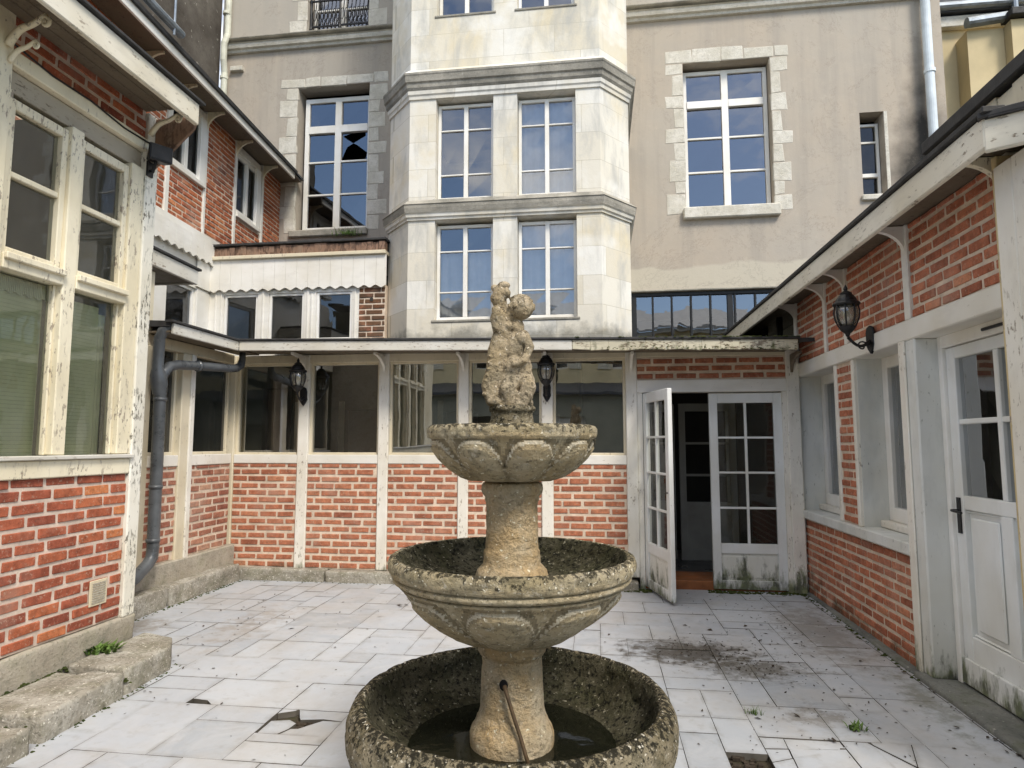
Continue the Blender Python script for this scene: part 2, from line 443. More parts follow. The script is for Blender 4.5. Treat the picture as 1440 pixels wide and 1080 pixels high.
def tile_mat():
    m = N('pale_stone_tile')
    t = m.tone()
    c = m.ramp(t, (0, (.315, .340, .375)), (.5, (.395, .42, .46)), (1, (.46, .485, .52)))
    c = m.mix(m.ramp(m.noise(3.5, 7, .7, dist=1.0), (.42, 0), (.7, .75)), c, (.475, .485, .505))
    c = m.mix(m.ramp(m.noise(1.1, 6, .68), (.46, 0), (.72, .7)), c, (.36, .33, .295))
    c = m.mix(m.ramp(m.noise(11, 5, .7), (.55, 0), (.75, .5)), c, (.27, .255, .235))
    x, y = m.sep(0), m.sep(1)

    def spot(cx, cy, rx, ry, th, colr, amt):
        dx = m.math('DIVIDE', m.math('SUBTRACT', x, cx), rx)
        dy = m.math('DIVIDE', m.math('SUBTRACT', y, cy), ry)
        d = m.math('SQRT', m.math('ADD', m.math('MULTIPLY', dx, dx), m.math('MULTIPLY', dy, dy)))
        d = m.math('ADD', d, m.math('MULTIPLY', m.math('SUBTRACT', m.noise(9, 6, .72), .5), 2.2))
        return m.mix(m.ramp(d, (th - .25, amt), (th + .2, 0)), c, colr)
    c = spot(.62, 4.95, .75, .42, .55, (.055, .045, .032), .85)
    c = spot(1.0, 4.65, .65, .42, .45, (.08, .07, .05), .75)
    c = spot(1.75, 5.6, .5, 1.4, .5, (.15, .13, .10), .6)
    c = spot(1.2, 3.9, .6, .5, .15, (.16, .14, .11), .6)
    c = spot(-2.9, 5.2, .8, 1.6, .15, (.26, .22, .18), .5)
    c = spot(-3.9, 4.9, .5, .6, .55, (.22, .19, .15), .7)
    c = spot(1.9, 4.2, .25, 1.2, .3, (.13, .13, .09), .6)
    ea = m.t.nodes.new("ShaderNodeAttribute")
    ea.attribute_name = "edge"
    ed_ = m.math('MULTIPLY', m.ramp(ea.outputs["Fac"], (.15, 0), (1, 1)), m.ramp(m.noise(5, 6, .7), (.42, 0), (.66, 1)))
    c = m.mix(m.math('MULTIPLY', ed_, .55), c, (.15, .135, .105))
    nb = m.bump(m.math('ADD', m.noise(18, 5, .6), m.math('MULTIPLY', m.noise(90, 3), .3)), .18, .004)
    return m.fin(c, m.ramp(m.noise(6, 4), (.3, .42), (.7, .68)), nb, .35)


M['tile'] = tile_mat()
M['grout'] = flat_mat('old_grout', (.11, .10, .085), .95, 0, .4, .2, 6, .1)
M['soil'] = stone_mat('joint_soil', (.045, .038, .026), (.085, .072, .050), (.015, .013, .01), 2, .5, .8, .4, green=(.5, (.035, .045, .016)))
M['leaf'] = flat_mat('dry_leaf_bits', (.045, .033, .022), .9, 0, .5, .2, 40)
M['grass'] = flat_mat('grass_blade', (.085, .15, .025), .7, 0, .4, .1, 20)
M['mossy'] = stone_mat('moss', (.035, .050, .014), (.085, .10, .03), (.012, .015, .006), 3, .5, 1, .4)
M['facade_opp'] = flat_mat('sunlit_ochre_render', (.78, .66, .40), .9, 0, .10, .1, 2, .1)  # ochre lightened to stand in for sunlight; this front lies in shade
M['opp_grey'] = flat_mat('opposite_grey_render', (.30, .30, .24), .9, 0, .15, .1, 2, .1)
M['shutter'] = flat_mat('cream_shutter', (.72, .68, .55), .7, 0, .1, .1, 8)
M['yellow'] = flat_mat('yellow_render', (.60, .50, .31), .9, 0, .12, .1, 1.5, .1)
M['darkwall'] = stone_mat('sooty_party_wall', (.075, .065, .055), (.17, .155, .135), (.03, .027, .022), .35, .6, .4, .3)
M['zinc_opp'] = flat_mat('pale_weathered_zinc', (.46, .46, .45), .7, 0, .15, .1, 3)
M['slate'] = flat_mat('slate_roof', (.06, .065, .075), .6, 0, .3, .3, 10)


# ------------------------------------------------------------------ mesh kit
class Fr:
    """wall frame: u along the wall, v out of it towards the court, z up"""
    def __init__(s, o, d, n):
        s.o, s.d, s.n = Vector(o), Vector(d).normalized(), Vector(n).normalized()

    def __call__(s, u, v, z):
        p = s.o + s.d * u + s.n * v
        return Vector((p.x, p.y, z))


BACK = lambda y: Fr((0, y), (1, 0), (0, -1))
EAST = lambda x: Fr((x, 0), (0, 1), (-1, 0))      # wall on the right, looking left
WEST = lambda x: Fr((x, 0), (0, 1), (1, 0))       # wall on the left, looking right


class MB:
    def __init__(s):
        s.v, s.f, s.t, s.mi = [], [], [], []

    def face(s, pts, tone=.5, mi=0):
        b = len(s.v)
        s.v += [Vector(p) for p in pts]
        s.f.append(tuple(range(b, b + len(pts))))
        s.t.append(tone)
        s.mi.append(mi)

    def hexa(s, p, tone=.5, mi=0):
        b = len(s.v)
        s.v += [Vector(q) for q in p]
        for q in ((0, 1, 2, 3), (4, 7, 6, 5), (0, 4, 5, 1), (1, 5, 6, 2), (2, 6, 7, 3), (3, 7, 4, 0)):
            s.f.append(tuple(b + i for i in q))
            s.t.append(tone)
            s.mi.append(mi)
        return s

    def box(s, F, u0, u1, v0, v1, z0, z1, tone=.5, mi=0, j=0.0, z0b=None, z1b=None):
        """z0b / z1b: heights at the u1 end, for boards that slope"""
        z0b = z0 if z0b is None else z0b
        z1b = z1 if z1b is None else z1b
        r = lambda: random.uniform(-j, j) if j else 0
        q = lambda: random.uniform(-1, 1) * min(j, .0018)
        p = [F(u0 + r(), v0, z0 + r()), F(u1 + r(), v0, z0b + r()), F(u1 + r(), v0, z1b + r()), F(u0 + r(), v0, z1 + r()),
             F(u0 + r(), v1 + q(), z0 + r()), F(u1 + r(), v1 + q(), z0b + r()), F(u1 + r(), v1 + q(), z1b + r()), F(u0 + r(), v1 + q(), z1 + r())]
        return s.hexa(p, tone, mi)

    def prism(s, poly, off, tone=.5, mi=0):
        """poly: list of Vectors, off: extrusion vector"""
        b = len(s.v)
        n = len(poly)
        off = Vector(off)
        s.v += [Vector(p) for p in poly] + [Vector(p) + off for p in poly]
        fs = [tuple(range(b, b + n)), tuple(range(b + 2 * n - 1, b + n - 1, -1))]
        for i in range(n):
            k = (i + 1) % n
            fs.append((b + i, b + n + i, b + n + k, b + k))
        for q in fs:
            s.f.append(q)
            s.t.append(tone)
            s.mi.append(mi)
        return s

    def tube(s, pts, rad, seg=12, tone=.5, mi=0, cap=True):
        pts = [Vector(p) for p in pts]
        if not isinstance(rad, (list, tuple)):
            rad = [rad] * len(pts)
        b = len(s.v)
        pu = None
        for i, p in enumerate(pts):
            d = (pts[min(i + 1, len(pts) - 1)] - pts[max(i - 1, 0)]).normalized()
            if pu is None:
                pu = d.orthogonal().normalized()
            pu = (pu - d * pu.dot(d)).normalized()
            w = d.cross(pu)
            for k in range(seg):
                a = 2 * math.pi * k / seg
                s.v.append(p + (pu * math.cos(a) + w * math.sin(a)) * rad[i])
        for i in range(len(pts) - 1):
            for k in range(seg):
                k2 = (k + 1) % seg
                s.f.append((b + i * seg + k, b + i * seg + k2, b + (i + 1) * seg + k2, b + (i + 1) * seg + k))
                s.t.append(tone)
                s.mi.append(mi)
        if cap:
            for q in (tuple(b + k for k in range(seg))[::-1], tuple(b + (len(pts) - 1) * seg + k for k in range(seg))):
                s.f.append(q)
                s.t.append(tone)
                s.mi.append(mi)
        return s

    def lathe(s, c, prof, seg=48, fn=None, tone=.5, mi=0, tfn=None):
        """prof: (r, z[, mi]); fn(r, z, theta) -> r, z"""
        b = len(s.v)
        for q in prof:
            for k in range(seg):
                a = 2 * math.pi * k / seg
                r, z = (q[0], q[1]) if fn is None else fn(q[0], q[1], a)
                s.v.append(Vector((c[0] + r * math.cos(a), c[1] + r * math.sin(a), c[2] + z)))
        for i in range(len(prof) - 1):
            for k in range(seg):
                k2 = (k + 1) % seg
                s.f.append((b + i * seg + k, b + i * seg + k2, b + (i + 1) * seg + k2, b + (i + 1) * seg + k))
                s.t.append(tone if tfn is None else tfn(prof[i][1], 2 * math.pi * (k + .5) / seg))
                s.mi.append(prof[i][2] if len(prof[i]) > 2 else mi)
        return s

    def build(s, name, mats, parent=None, bevel=0, smooth=False, recalc=True, base=None):
        o_ = Vector((0, 0, 0))
        if parent is not None:
            q = parent
            while q is not None:
                o_ = o_ + q.location
                q = q.parent
        loc = Vector((0, 0, 0))
        if parent is None and s.v:
            xs = [p.x for p in s.v]
            ys = [p.y for p in s.v]
            loc = Vector(((min(xs) + max(xs)) / 2, (min(ys) + max(ys)) / 2, min(p.z for p in s.v))) if base is None else Vector(base)
        me = bpy.data.meshes.new(name)
        me.from_pydata([tuple(p - o_ - loc) for p in s.v], [], s.f)
        at = me.attributes.new("tone", 'FLOAT', 'FACE')
        at.data.foreach_set("value", s.t)
        me.polygons.foreach_set("material_index", s.mi)
        if not isinstance(mats, (list, tuple)):
            mats = [mats]
        for m in mats:
            me.materials.append(m if not isinstance(m, str) else M[m])
        if recalc:
            bm = bmesh.new()
            bm.from_mesh(me)
            bmesh.ops.recalc_face_normals(bm, faces=bm.faces)
            bm.to_mesh(me)
            bm.free()
        if smooth:
            me.polygons.foreach_set("use_smooth", [True] * len(me.polygons))
        me.update()
        o = bpy.data.objects.new(name, me)
        COL.objects.link(o)
        o.location = loc
        if parent is not None:
            o.parent = parent
        if bevel:
            bv = o.modifiers.new("bevel", 'BEVEL')
            bv.width = bevel
            bv.segments = 1
            bv.limit_method = 'ANGLE'
            bv.angle_limit = R(40)
            bv.harden_normals = False
        return o


def tag(o, label=None, cat=None, group=None, kind=None):
    if label:
        o['label'] = label
    if cat:
        o['category'] = cat
    if group:
        o['group'] = group
    if kind:
        o['kind'] = kind
    return o


def thing(name, label, cat, loc=(0, 0, 0), group=None):
    o = bpy.data.objects.new(name, None)
    COL.objects.link(o)
    o.location = loc
    o.empty_display_size = .2
    return tag(o, label, cat, group)


def bx(name, mat, parent, F, u0, u1, v0, v1, z0, z1, bevel=.004, j=0.0, **k):
    return MB().box(F, u0, u1, v0, v1, z0, z1, j=j, **k).build(name, mat, parent, bevel=bevel)


def brick_panel(parent, F, u0, u1, z0, z1, mats, bl=.20, bh=.0505, pitch=.079, gap=.0275, thick=.10, v=0.0, proud=.007, skip=None, mess=.003, slope=None):
    """running bond of single bricks standing proud of a mortar bed; slope=(z1 at u0, z1 at u1) trims the top"""
    b = MB()
    top = lambda u: z1 if slope is None else slope[0] + (slope[1] - slope[0]) * (u - u0) / (u1 - u0)
    b.box(F, u0, u1, v - thick, v, z0, top(u0), z1b=top(u1), mi=0)
    row = 0
    z = z0 + gap * .6
    zmax = max(top(u0), top(u1))
    while z < zmax - .012:
        u = u0 - random.uniform(.0, .05) - (bl * .5 if row % 2 else 0)
        h = bh + random.uniform(-.003, .003)
        while u < u1 - .012:
            L = bl * random.uniform(.93, 1.06)
            a, e = max(u, u0 + .004), min(u + L, u1 - .004)
            zt = min(z + h, top((a + e) / 2) - .004)
            if e - a > .022 and zt - z > .014:
                pr = proud + random.uniform(-.003, .003)
                b.box(F, a, e, v - .02, v + pr, z, zt, tone=min(1, max(0, random.gauss(.5, .19))), mi=1, j=mess)
            u += L + gap * random.uniform(.75, 1.2)
        z += pitch + random.uniform(-.0015, .0015)
        row += 1
    return b.build('brick_panel', mats, parent, bevel=.0035)


def wall_holes(F, u0, u1, z0, z1, holes, thick, b=None, v=0.0, tone=.5):
    """slab wall with rectangular openings, front face at v, back at v-thick"""
    b = b or MB()
    us = sorted(set([u0, u1] + [h[0] for h in holes] + [h[1] for h in holes]))
    zs = sorted(set([z0, z1] + [h[2] for h in holes] + [h[3] for h in holes]))
    us = [u for u in us if u0 <= u <= u1]
    zs = [z for z in zs if z0 <= z <= z1]
    inh = lambda u, z: any(h[0] < u < h[1] and h[2] < z < h[3] for h in holes)
    solid = lambda i, k: 0 <= i < len(us) - 1 and 0 <= k < len(zs) - 1 and not inh((us[i] + us[i + 1]) / 2, (zs[k] + zs[k + 1]) / 2)
    for i in range(len(us) - 1):
        for k in range(len(zs) - 1):
            if not solid(i, k):
                continue
            a, c, e, g = us[i], us[i + 1], zs[k], zs[k + 1]
            w = v - thick
            b.face([F(a, v, e), F(c, v, e), F(c, v, g), F(a, v, g)], tone)
            b.face([F(a, w, e), F(a, w, g), F(c, w, g), F(c, w, e)], tone)
            if not solid(i - 1, k):
                b.face([F(a, v, e), F(a, v, g), F(a, w, g), F(a, w, e)], tone)
            if not solid(i + 1, k):
                b.face([F(c, v, e), F(c, w, e), F(c, w, g), F(c, v, g)], tone)
            if not solid(i, k - 1):
                b.face([F(a, v, e), F(a, w, e), F(c, w, e), F(c, v, e)], tone)
            if not solid(i, k + 1):
                b.face([F(a, v, g), F(c, v, g), F(c, w, g), F(a, w, g)], tone)
    return b


def weld(o):
    bm = bmesh.new()
    bm.from_mesh(o.data)
    bmesh.ops.remove_doubles(bm, verts=bm.verts, dist=.0005)
    bmesh.ops.recalc_face_normals(bm, faces=bm.faces)
    bm.to_mesh(o.data)
    bm.free()


def window(parent, F, u0, u1, z0, z1, v, glass, cols=2, rows=(1,), fw_=.045, bar=.022, mull=.05, depth=.05, frame='frame', transom=None, name='window', shards=None, bars=True, tilt=.003):
    """casement window: outer frame, meeting stiles, glazing bars (one mesh), panes (one mesh) underneath.
       rows: relative heights from the TOP; transom: index of row after which a heavy rail comes"""
    f = MB()
    f.box(F, u0, u0 + fw_, v - depth, v, z0, z1)
    f.box(F, u1 - fw_, u1, v - depth, v, z0, z1)
    f.box(F, u0 + fw_, u1 - fw_, v - depth, v - .002, z1 - fw_, z1)
    f.box(F, u0 + fw_, u1 - fw_, v - depth, v + .012, z0, z0 + fw_ * 1.2)
    iu0, iu1, iz0, iz1 = u0 + fw_, u1 - fw_, z0 + fw_ * 1.2, z1 - fw_
    cw = (iu1 - iu0) / cols
    for c in range(1, cols):
        uc = iu0 + cw * c
        f.box(F, uc - mull / 2, uc + mull / 2, v - depth + .004, v + .008, iz0, iz1)
    H = iz1 - iz0
    tot = sum(rows)
    ze = [iz1]
    for r in rows:
        ze.append(ze[-1] - H * r / tot)
    for k in range(1, len(rows)):
        hb = mull * 1.15 if transom == k else bar
        for c in range(cols):
            a = iu0 + cw * c + (mull / 2 if c else 0)
            e = iu0 + cw * (c + 1) - (mull / 2 if c < cols - 1 else 0)
            f.box(F, a, e, v - depth + .008, v + (.014 if transom == k else -.006), ze[k] - hb / 2, ze[k] + hb / 2)
    fo = f.build(name, frame, parent, bevel=.004)
    g = MB()
    for c in range(cols):
        for k in range(len(rows)):
            a, e = iu0 + cw * c - .004, iu0 + cw * (c + 1) + .004
            t, w = ze[k] + .004, ze[k + 1] - .004
            d1, d2 = random.uniform(-tilt, tilt), random.uniform(-tilt, tilt)
            vv = v - depth * .55
            if shards and (c, k) in shards:
                for sh in shards[(c, k)]:
                    g.face([F(a + (e - a) * x, vv + .004 * x, w + (t - w) * y) for x, y in sh])
                continue
            g.face([F(a, vv + d1, w), F(e, vv - d1 + d2, w), F(e, vv - d1 - d2, t), F(a, vv + d1, t)])
    g.build('pane', glass, fo, recalc=False)
    return fo


def sweep(path, prof, closed=False):
    """mitred sweep of profile [(out, z)] along a plan polyline; 'out' is to the RIGHT of travel"""
    b = MB()
    P = [Vector((p[0], p[1])) for p in path]
    n = len(P)
    rings = []
    for i in range(n):
        d0 = (P[i] - P[i - 1]).normalized() if i > 0 else (P[1] - P[0]).normalized()
        d1 = (P[i + 1] - P[i]).normalized() if i < n - 1 else d0
        n0, n1 = Vector((d0.y, -d0.x)), Vector((d1.y, -d1.x))
        mm = (n0 + n1).normalized()
        k = 1 / max(.3, mm.dot(n0))
        rings.append([Vector((P[i].x + mm.x * o * k, P[i].y + mm.y * o * k, z)) for o, z in prof])
    q = len(prof)
    base = len(b.v)
    for r in rings:
        b.v += r
    for i in range(n - 1):
        for k in range(q):
            k2 = (k + 1) % q
            b.f.append((base + i * q + k, base + (i + 1) * q + k, base + (i + 1) * q + k2, base + i * q + k2))
            b.t.append(.5)
            b.mi.append(0)
    for r in (0, n - 1):
        b.f.append(tuple(base + r * q + k for k in range(q)))
        b.t.append(.5)
        b.mi.append(0)
    return b


def scallop(parent, F, u0, u1, v, z0, z1, mat, pitch=.15, dip=.048, name='scalloped_board', steps=8):
    """valance board with a wavy lower edge, made of vertical planks"""
    b = MB()
    n = max(2, int((u1 - u0) / pitch * steps))
    top, bot = [], []
    for i in range(n + 1):
        u = u0 + (u1 - u0) * i / n
        ph = ((u - u0) / pitch) % 1
        zz = z0 + .034 * (.5 + .5 * math.cos(2 * math.pi * ph)) ** .8 + random.uniform(-.0015, .0015)
        bot.append((u, zz))
    for i in range(n):
        (a, za), (e, zb) = bot[i], bot[i + 1]
        g = .0025 if i % steps == 0 else 0
        b.hexa([F(a + g, v - .02, za), F(e, v - .02, zb), F(e, v - .02, z1), F(a + g, v - .02, z1),
                F(a + g, v, za), F(e, v, zb), F(e, v, z1), F(a + g, v, z1)])
    return b.build(name, mat, parent)


def bracket(parent, F, u, v0, v1, z0, z1, w=.05, mat='white', name='bracket'):
    """curved eave bracket: from the post at (v0, z0) sweeping out to (v1, z1)"""
    b = MB()
    pts = []
    for i in range(9):
        t = i / 8
        pts.append((v0 + (v1 - v0) * (1 - math.cos(t * math.pi / 2)), z0 + (z1 - z0) * math.sin(t * math.pi / 2)))
    out = pts + [(v1, z1 + .03), (v0, z1 + .03)]
    b.prism([F(u - w / 2, a, z) for a, z in out], F(u + w / 2, 0, 0) - F(u - w / 2, 0, 0))
    return b.build(name, mat, parent, bevel=.003)

# ================================================================== GROUND
g = MB()
g.face([(-40, -40, -.034), (40, -40, -.034), (40, 40, -.034), (-40, 40, -.034)])
tag(g.build('ground', 'soil', base=(0, 0, 0)), kind='structure')

# ------------------------------------------------------------------ tiled courtyard: random-length slabs, one sheet
U = .2
GX0, GY0, NX, NY = -4.4, -2.0, 34, 46
occ = [[False] * NY for _ in range(NX)]
tiles = []


def place(i, k, w, h, what='tile'):
    for a in range(i, i + w):
        for c in range(k, k + h):
            occ[a][c] = True
    tiles.append((i, k, w, h, what))


def cell(x, y):
    return int((x - GX0) / U), int((y - GY0) / U)


i, k = cell(.61, 3.31); place(i, k, 1, 1, 'hole')
i, k = cell(.85, 3.35); place(i, k, 2, 2, 'crack')
i, k = cell(1.25, 3.30); place(i, k, 2, 2, 'crack')
i, k = cell(-1.75, 3.22); place(i, k, 2, 2, 'bow')
i, k = cell(-2.3, 3.75); place(i, k, 3, 2, 'chip')
i, k = cell(.5, 4.75); place(i, k, 2, 2, 'low')
SZ = [((3, 2), 4), ((2, 2), 5), ((2, 3), 3.5), ((2, 1), 3.0), ((1, 2), 3.0), ((1, 1), 1.0)]
rng = random.Random(11)
for k in range(NY):
    for i in range(NX):
        if occ[i][k]:
            continue
        opts = SZ[:]
        while True:
            ok = [o for o in opts if i + o[0][0] <= NX and k + o[0][1] <= NY and not any(occ[a][c] for a in range(i, i + o[0][0]) for c in range(k, k + o[0][1]))]
            (w, h), _ = rng.choices(ok, [o[1] for o in ok])[0]
            place(i, k, w, h)
            break
pv = MB()
pedge = []


def slab(poly, top, tone):
    b = [Vector((x, y, -.032)) for x, y in poly]
    dx, dy = rng.uniform(-.0012, .0012), rng.uniform(-.0012, .0012)
    cx = sum(p[0] for p in poly) / len(poly)
    cy = sum(p[1] for p in poly) / len(poly)
    t = [Vector((x, y, top + (x - cx) * dx * 4 + (y - cy) * dy * 4)) for x, y in poly]
    n = len(poly)
    base = len(pv.v)
    inn_ = shrink(poly, .055)
    t2 = [Vector((x, y, top + (x - cx) * dx * 4 + (y - cy) * dy * 4)) for x, y in inn_]
    pv.v += b + t + t2
    pedge.extend([1.0] * (2 * n) + [0.0] * n)
    fs = [tuple(base + 2 * n + q for q in range(n))] + [(base + n + q, base + n + (q + 1) % n, base + 2 * n + (q + 1) % n, base + 2 * n + q) for q in range(n)]
    fs += [(base + q, base + (q + 1) % n, base + n + (q + 1) % n, base + n + q) for q in range(n)]
    for q_, f_ in enumerate(fs):
        pv.f.append(f_)
        pv.t.append(tone)
        pv.mi.append(1 if q_ > n else 0)


def clip(poly, px, py, nx, ny):
    out = []
    for q in range(len(poly)):
        a, b = poly[q], poly[(q + 1) % len(poly)]
        da, db = (a[0] - px) * nx + (a[1] - py) * ny, (b[0] - px) * nx + (b[1] - py) * ny
        if da >= 0:
            out.append(a)
        if da * db < 0:
            t = da / (da - db)
            out.append((a[0] + (b[0] - a[0]) * t, a[1] + (b[1] - a[1]) * t))
    return out


def shrink(poly, d):
    cx = sum(p[0] for p in poly) / len(poly)
    cy = sum(p[1] for p in poly) / len(poly)
    return [(p[0] + (cx - p[0]) * min(.5, d / max(.01, math.hypot(p[0] - cx, p[1] - cy))), p[1] + (cy - p[1]) * min(.5, d / max(.01, math.hypot(p[0] - cx, p[1] - cy)))) for p in poly]


for (i, k, w, h, what) in tiles:
    gp = rng.uniform(.0008, .0024)
    x0, y0, x1, y1 = GX0 + i * U + gp, GY0 + k * U + gp, GX0 + (i + w) * U - gp, GY0 + (k + h) * U - gp
    rect = [(x0, y0), (x1, y0), (x1, y1), (x0, y1)]
    tone = min(1, max(0, rng.gauss(.5, .2)))
    if what == 'hole':
        continue
    if what == 'tile':
        slab(rect, rng.uniform(-.0012, .0012), tone)
        continue
    if what == 'low':
        slab(rect, -.007, .2)
        continue
    cx, cy = (x0 + x1) / 2, (y0 + y1) / 2
    if what == 'bow':
        pc = [[(0, 0), (.397, 0), (.397, .089), (0, .089)],
              [(.010, .100), (.118, .100), (.150, .165), (.158, .232), (.105, .268), (.010, .245)],
              [(.136, .092), (.397, .092), (.397, .278), (.292, .276), (.202, .165), (.165, .158)],
              [(0, .397), (0, .335), (.082, .380), (.088, .397)],
              [(.100, .397), (.148, .300), (.165, .272), (.286, .296), (.397, .281), (.397, .397)]]
        pc = [[(x0 + px, y0 + py) for px, py in p] for p in pc]
        for p in pc:
            slab(p, rng.uniform(-.004, .001), tone)
        continue
    if what == 'chip':
        slab([(x0, y0 + .07), (x0 + .10, y0 + .055), (x0 + .16, y0), (x1, y0), (x1, y1), (x0, y1)], 0, tone)
        continue
    pieces = [rect]
    for _ in range(3):
        a = rng.uniform(0, math.pi)
        px, py = cx + rng.uniform(-.09, .09), cy + rng.uniform(-.09, .09)
        nxt = []
        for p in pieces:
            for sg in (1, -1):
                q = clip(p, px, py, math.cos(a) * sg, math.sin(a) * sg)
                if len(q) > 2:
                    nxt.append(q)
        pieces = nxt
    for p in pieces:
        slab(shrink(p, rng.uniform(.001, .0045)), rng.uniform(-.006, .003), min(1, max(0, tone + rng.uniform(-.1, .1))))
pvo = tag(pv.build('courtyard_paving', ['tile', 'grout'], base=(0, 0, 0)), kind='structure')
pvo.data.attributes.new('edge', 'FLOAT', 'POINT').data.foreach_set('value', pedge)


# ------------------------------------------------------------------ rough stones (kerbs) with wobbling faces
def rough_block(name, poly, z0, z1, mat, label, amp=.012, seed=0, cell_=.05, group=None, parent=None):
    """plan polygon raised to a worn block"""
    bm = bmesh.new()
    vs_ = [bm.verts.new((x, y, z0)) for x, y in poly]
    f = bm.faces.new(vs_)
    r = bmesh.ops.extrude_face_region(bm, geom=[f])
    for e in r['geom']:
        if isinstance(e, bmesh.types.BMVert):
            e.co.z = z1
    bmesh.ops.recalc_face_normals(bm, faces=bm.faces)
    bmesh.ops.bevel(bm, geom=list(bm.edges), offset=.018, segments=2, affect='EDGES', profile=.6)
    for _ in range(4):
        le = [e for e in bm.edges if e.calc_length() > cell_]
        if not le:
            break
        bmesh.ops.subdivide_edges(bm, edges=le, cuts=1, use_grid_fill=True)
        bmesh.ops.triangulate(bm, faces=[q for q in bm.faces if len(q.verts) > 4])
    bm.normal_update()
    for v in bm.verts:
        if v.co.z < z0 + .004:
            continue
        n = noise.noise(v.co * 5 + Vector((seed * 3.1, 0, 0))) * amp + noise.noise(v.co * 17 + Vector((0, seed * 1.7, 0))) * amp * .6
        v.co += v.normal * n
    cx = sum(p[0] for p in poly) / len(poly)
    cy = sum(p[1] for p in poly) / len(poly)
    for v in bm.verts:
        v.co -= Vector((cx, cy, z0))
    me = bpy.data.meshes.new(name)
    bm.to_mesh(me)
    bm.free()
    me.polygons.foreach_set("use_smooth", [True] * len(me.polygons))
    me.materials.append(M[mat])
    o = bpy.data.objects.new(name, me)
    COL.objects.link(o)
    o.location = (cx, cy, z0)
    if parent is not None:
        o.parent = parent
        o.location = Vector((cx, cy, z0)) - parent.location
    else:
        tag(o, label, 'kerb stone', group)
    return o


KG = 'kerb stones along the walls'
rough_block('kerb_stone', [(-3.255, 3.68), (-2.835, 3.66), (-2.855, 4.10), (-2.98, 4.29), (-3.255, 4.36)], -.03, .155, 'kerb', 'worn kerb stone with a cut off corner jutting out below the left porch post', .007, 1, group=KG)
rough_block('kerb_stone', [(-3.25, 3.00), (-2.79, 3.03), (-2.825, 3.635), (-3.04, 3.64), (-3.09, 3.58), (-3.25, 3.60)], -.03, .14, 'kerb', 'long kerb stone below the porch bricks, between two dark broken joints', .007, 14, group=KG)
rough_block('kerb_stone', [(-3.25, 2.3), (-2.74, 2.3), (-2.76, 2.93), (-3.25, 2.86)], -.03, .13, 'kerb', 'kerb stone at the bottom left edge, past the mossy gap of the long kerb', .008, 2, group=KG)
rough_block('kerb_stone', [(-4.22, 4.40), (-3.94, 4.40), (-3.97, 5.62), (-4.22, 5.62)], -.03, .185, 'kerb', 'flat kerb stone at the foot of the left brick panels, nearer the porch', .014, 3, group=KG)
rough_block('kerb_stone', [(-4.22, 5.66), (-3.97, 5.66), (-3.96, 6.79), (-4.22, 6.88)], -.03, .18, 'kerb', 'broken edged kerb stone running into the far left corner', .022, 4, group=KG)
xs = [(-4.2, -3.0), (-2.98, -1.75), (-1.73, -.70), (-.68, .40)]
for q, (a, b_) in enumerate(xs):
    rough_block('kerb_stone', [(a, 6.83), (b_, 6.83), (b_, 6.99), (a, 6.99)], -.03, .13 - .012 * q, 'kerb',
                ['low kerb stone under the first and second brick panels of the gallery', 'low kerb stone under the third brick panel of the gallery, left of the fountain',
                 'low kerb stone hidden partly behind the fountain bowl', 'low mossy kerb stone beside the open door leaf'][q], .008, 5 + q, group=KG)
rough_block('kerb_stone', [(2.02, 4.66), (2.16, 4.66), (2.16, 7.0), (2.06, 7.0)], -.03, .02, 'slab', 'narrow mossy stone strip along the foot of the right brick wall', .008, 12, group=KG)
rough_block('kerb_stone', [(1.99, 2.6), (2.34, 2.6), (2.34, 4.64), (2.02, 4.64)], -.03, .032, 'slab', 'wide wet stone strip in front of the white panelled door', .010, 13, group=KG)

# ================================================================== GLAZED GALLERY (back of the court)
FB = BACK(6.95)
gal = thing('gallery_building', 'low glazed timber gallery with rose brick panels and open double doors across the back', 'gallery', (-1.1, 6.95, 0))
posts = [(-4.30, -4.17), (-3.395, -3.27), (-2.445, -2.325), (-1.53, -1.415), (-.605, -.48), (.30, .42)]
ZR0, ZR1, ZH0 = 1.285, 1.385, 2.43
for q, (a, b_) in enumerate(posts):
    bx('post', 'ivory' if q == 0 else 'white', gal, FB, a, b_, -.12, .022, .12, 2.53, .008, .002)
bx('post', 'white', gal, FB, 1.945, 2.075, -.12, .03, .0, 2.53, .008, .002)
bx('header_beam', 'ivory', gal, FB, -4.17, 1.945, -.11, .010, ZH0, 2.53, .006)
for q in range(5):
    a, b_ = posts[q][1], posts[q + 1][0]
    brick_panel(gal, FB, a, b_, .12, ZR0, ['mortar', 'brick_back'])
    bx('rail', 'whiteplain', gal, FB, a, b_, -.11, .014, ZR0, ZR1, .006)
    f = MB()
    f.box(FB, a, a + .028, -.10, -.025, ZR1, ZH0)
    f.box(FB, b_ - .028, b_, -.10, -.025, ZR1, ZH0)
    f.box(FB, a + .028, b_ - .028, -.10, -.022, ZR1, ZR1 + .025)
    f.box(FB, a + .028, b_ - .028, -.10, -.027, ZH0 - .022, ZH0)
    fo = f.build('window', 'ivory', gal, bevel=.003)
    p = MB()
    d = [random.uniform(-.004, .004) for _ in range(3)]
    p.face([FB(a + .02, -.06 + d[0], ZR1 + .02), FB(b_ - .02, -.06 + d[1], ZR1 + .02), FB(b_ - .02, -.06 + d[2], ZH0 - .015), FB(a + .02, -.06 + d[0] + d[2] - d[1], ZH0 - .015)])
    p.build('pane', 'glass_low', fo, recalc=False)
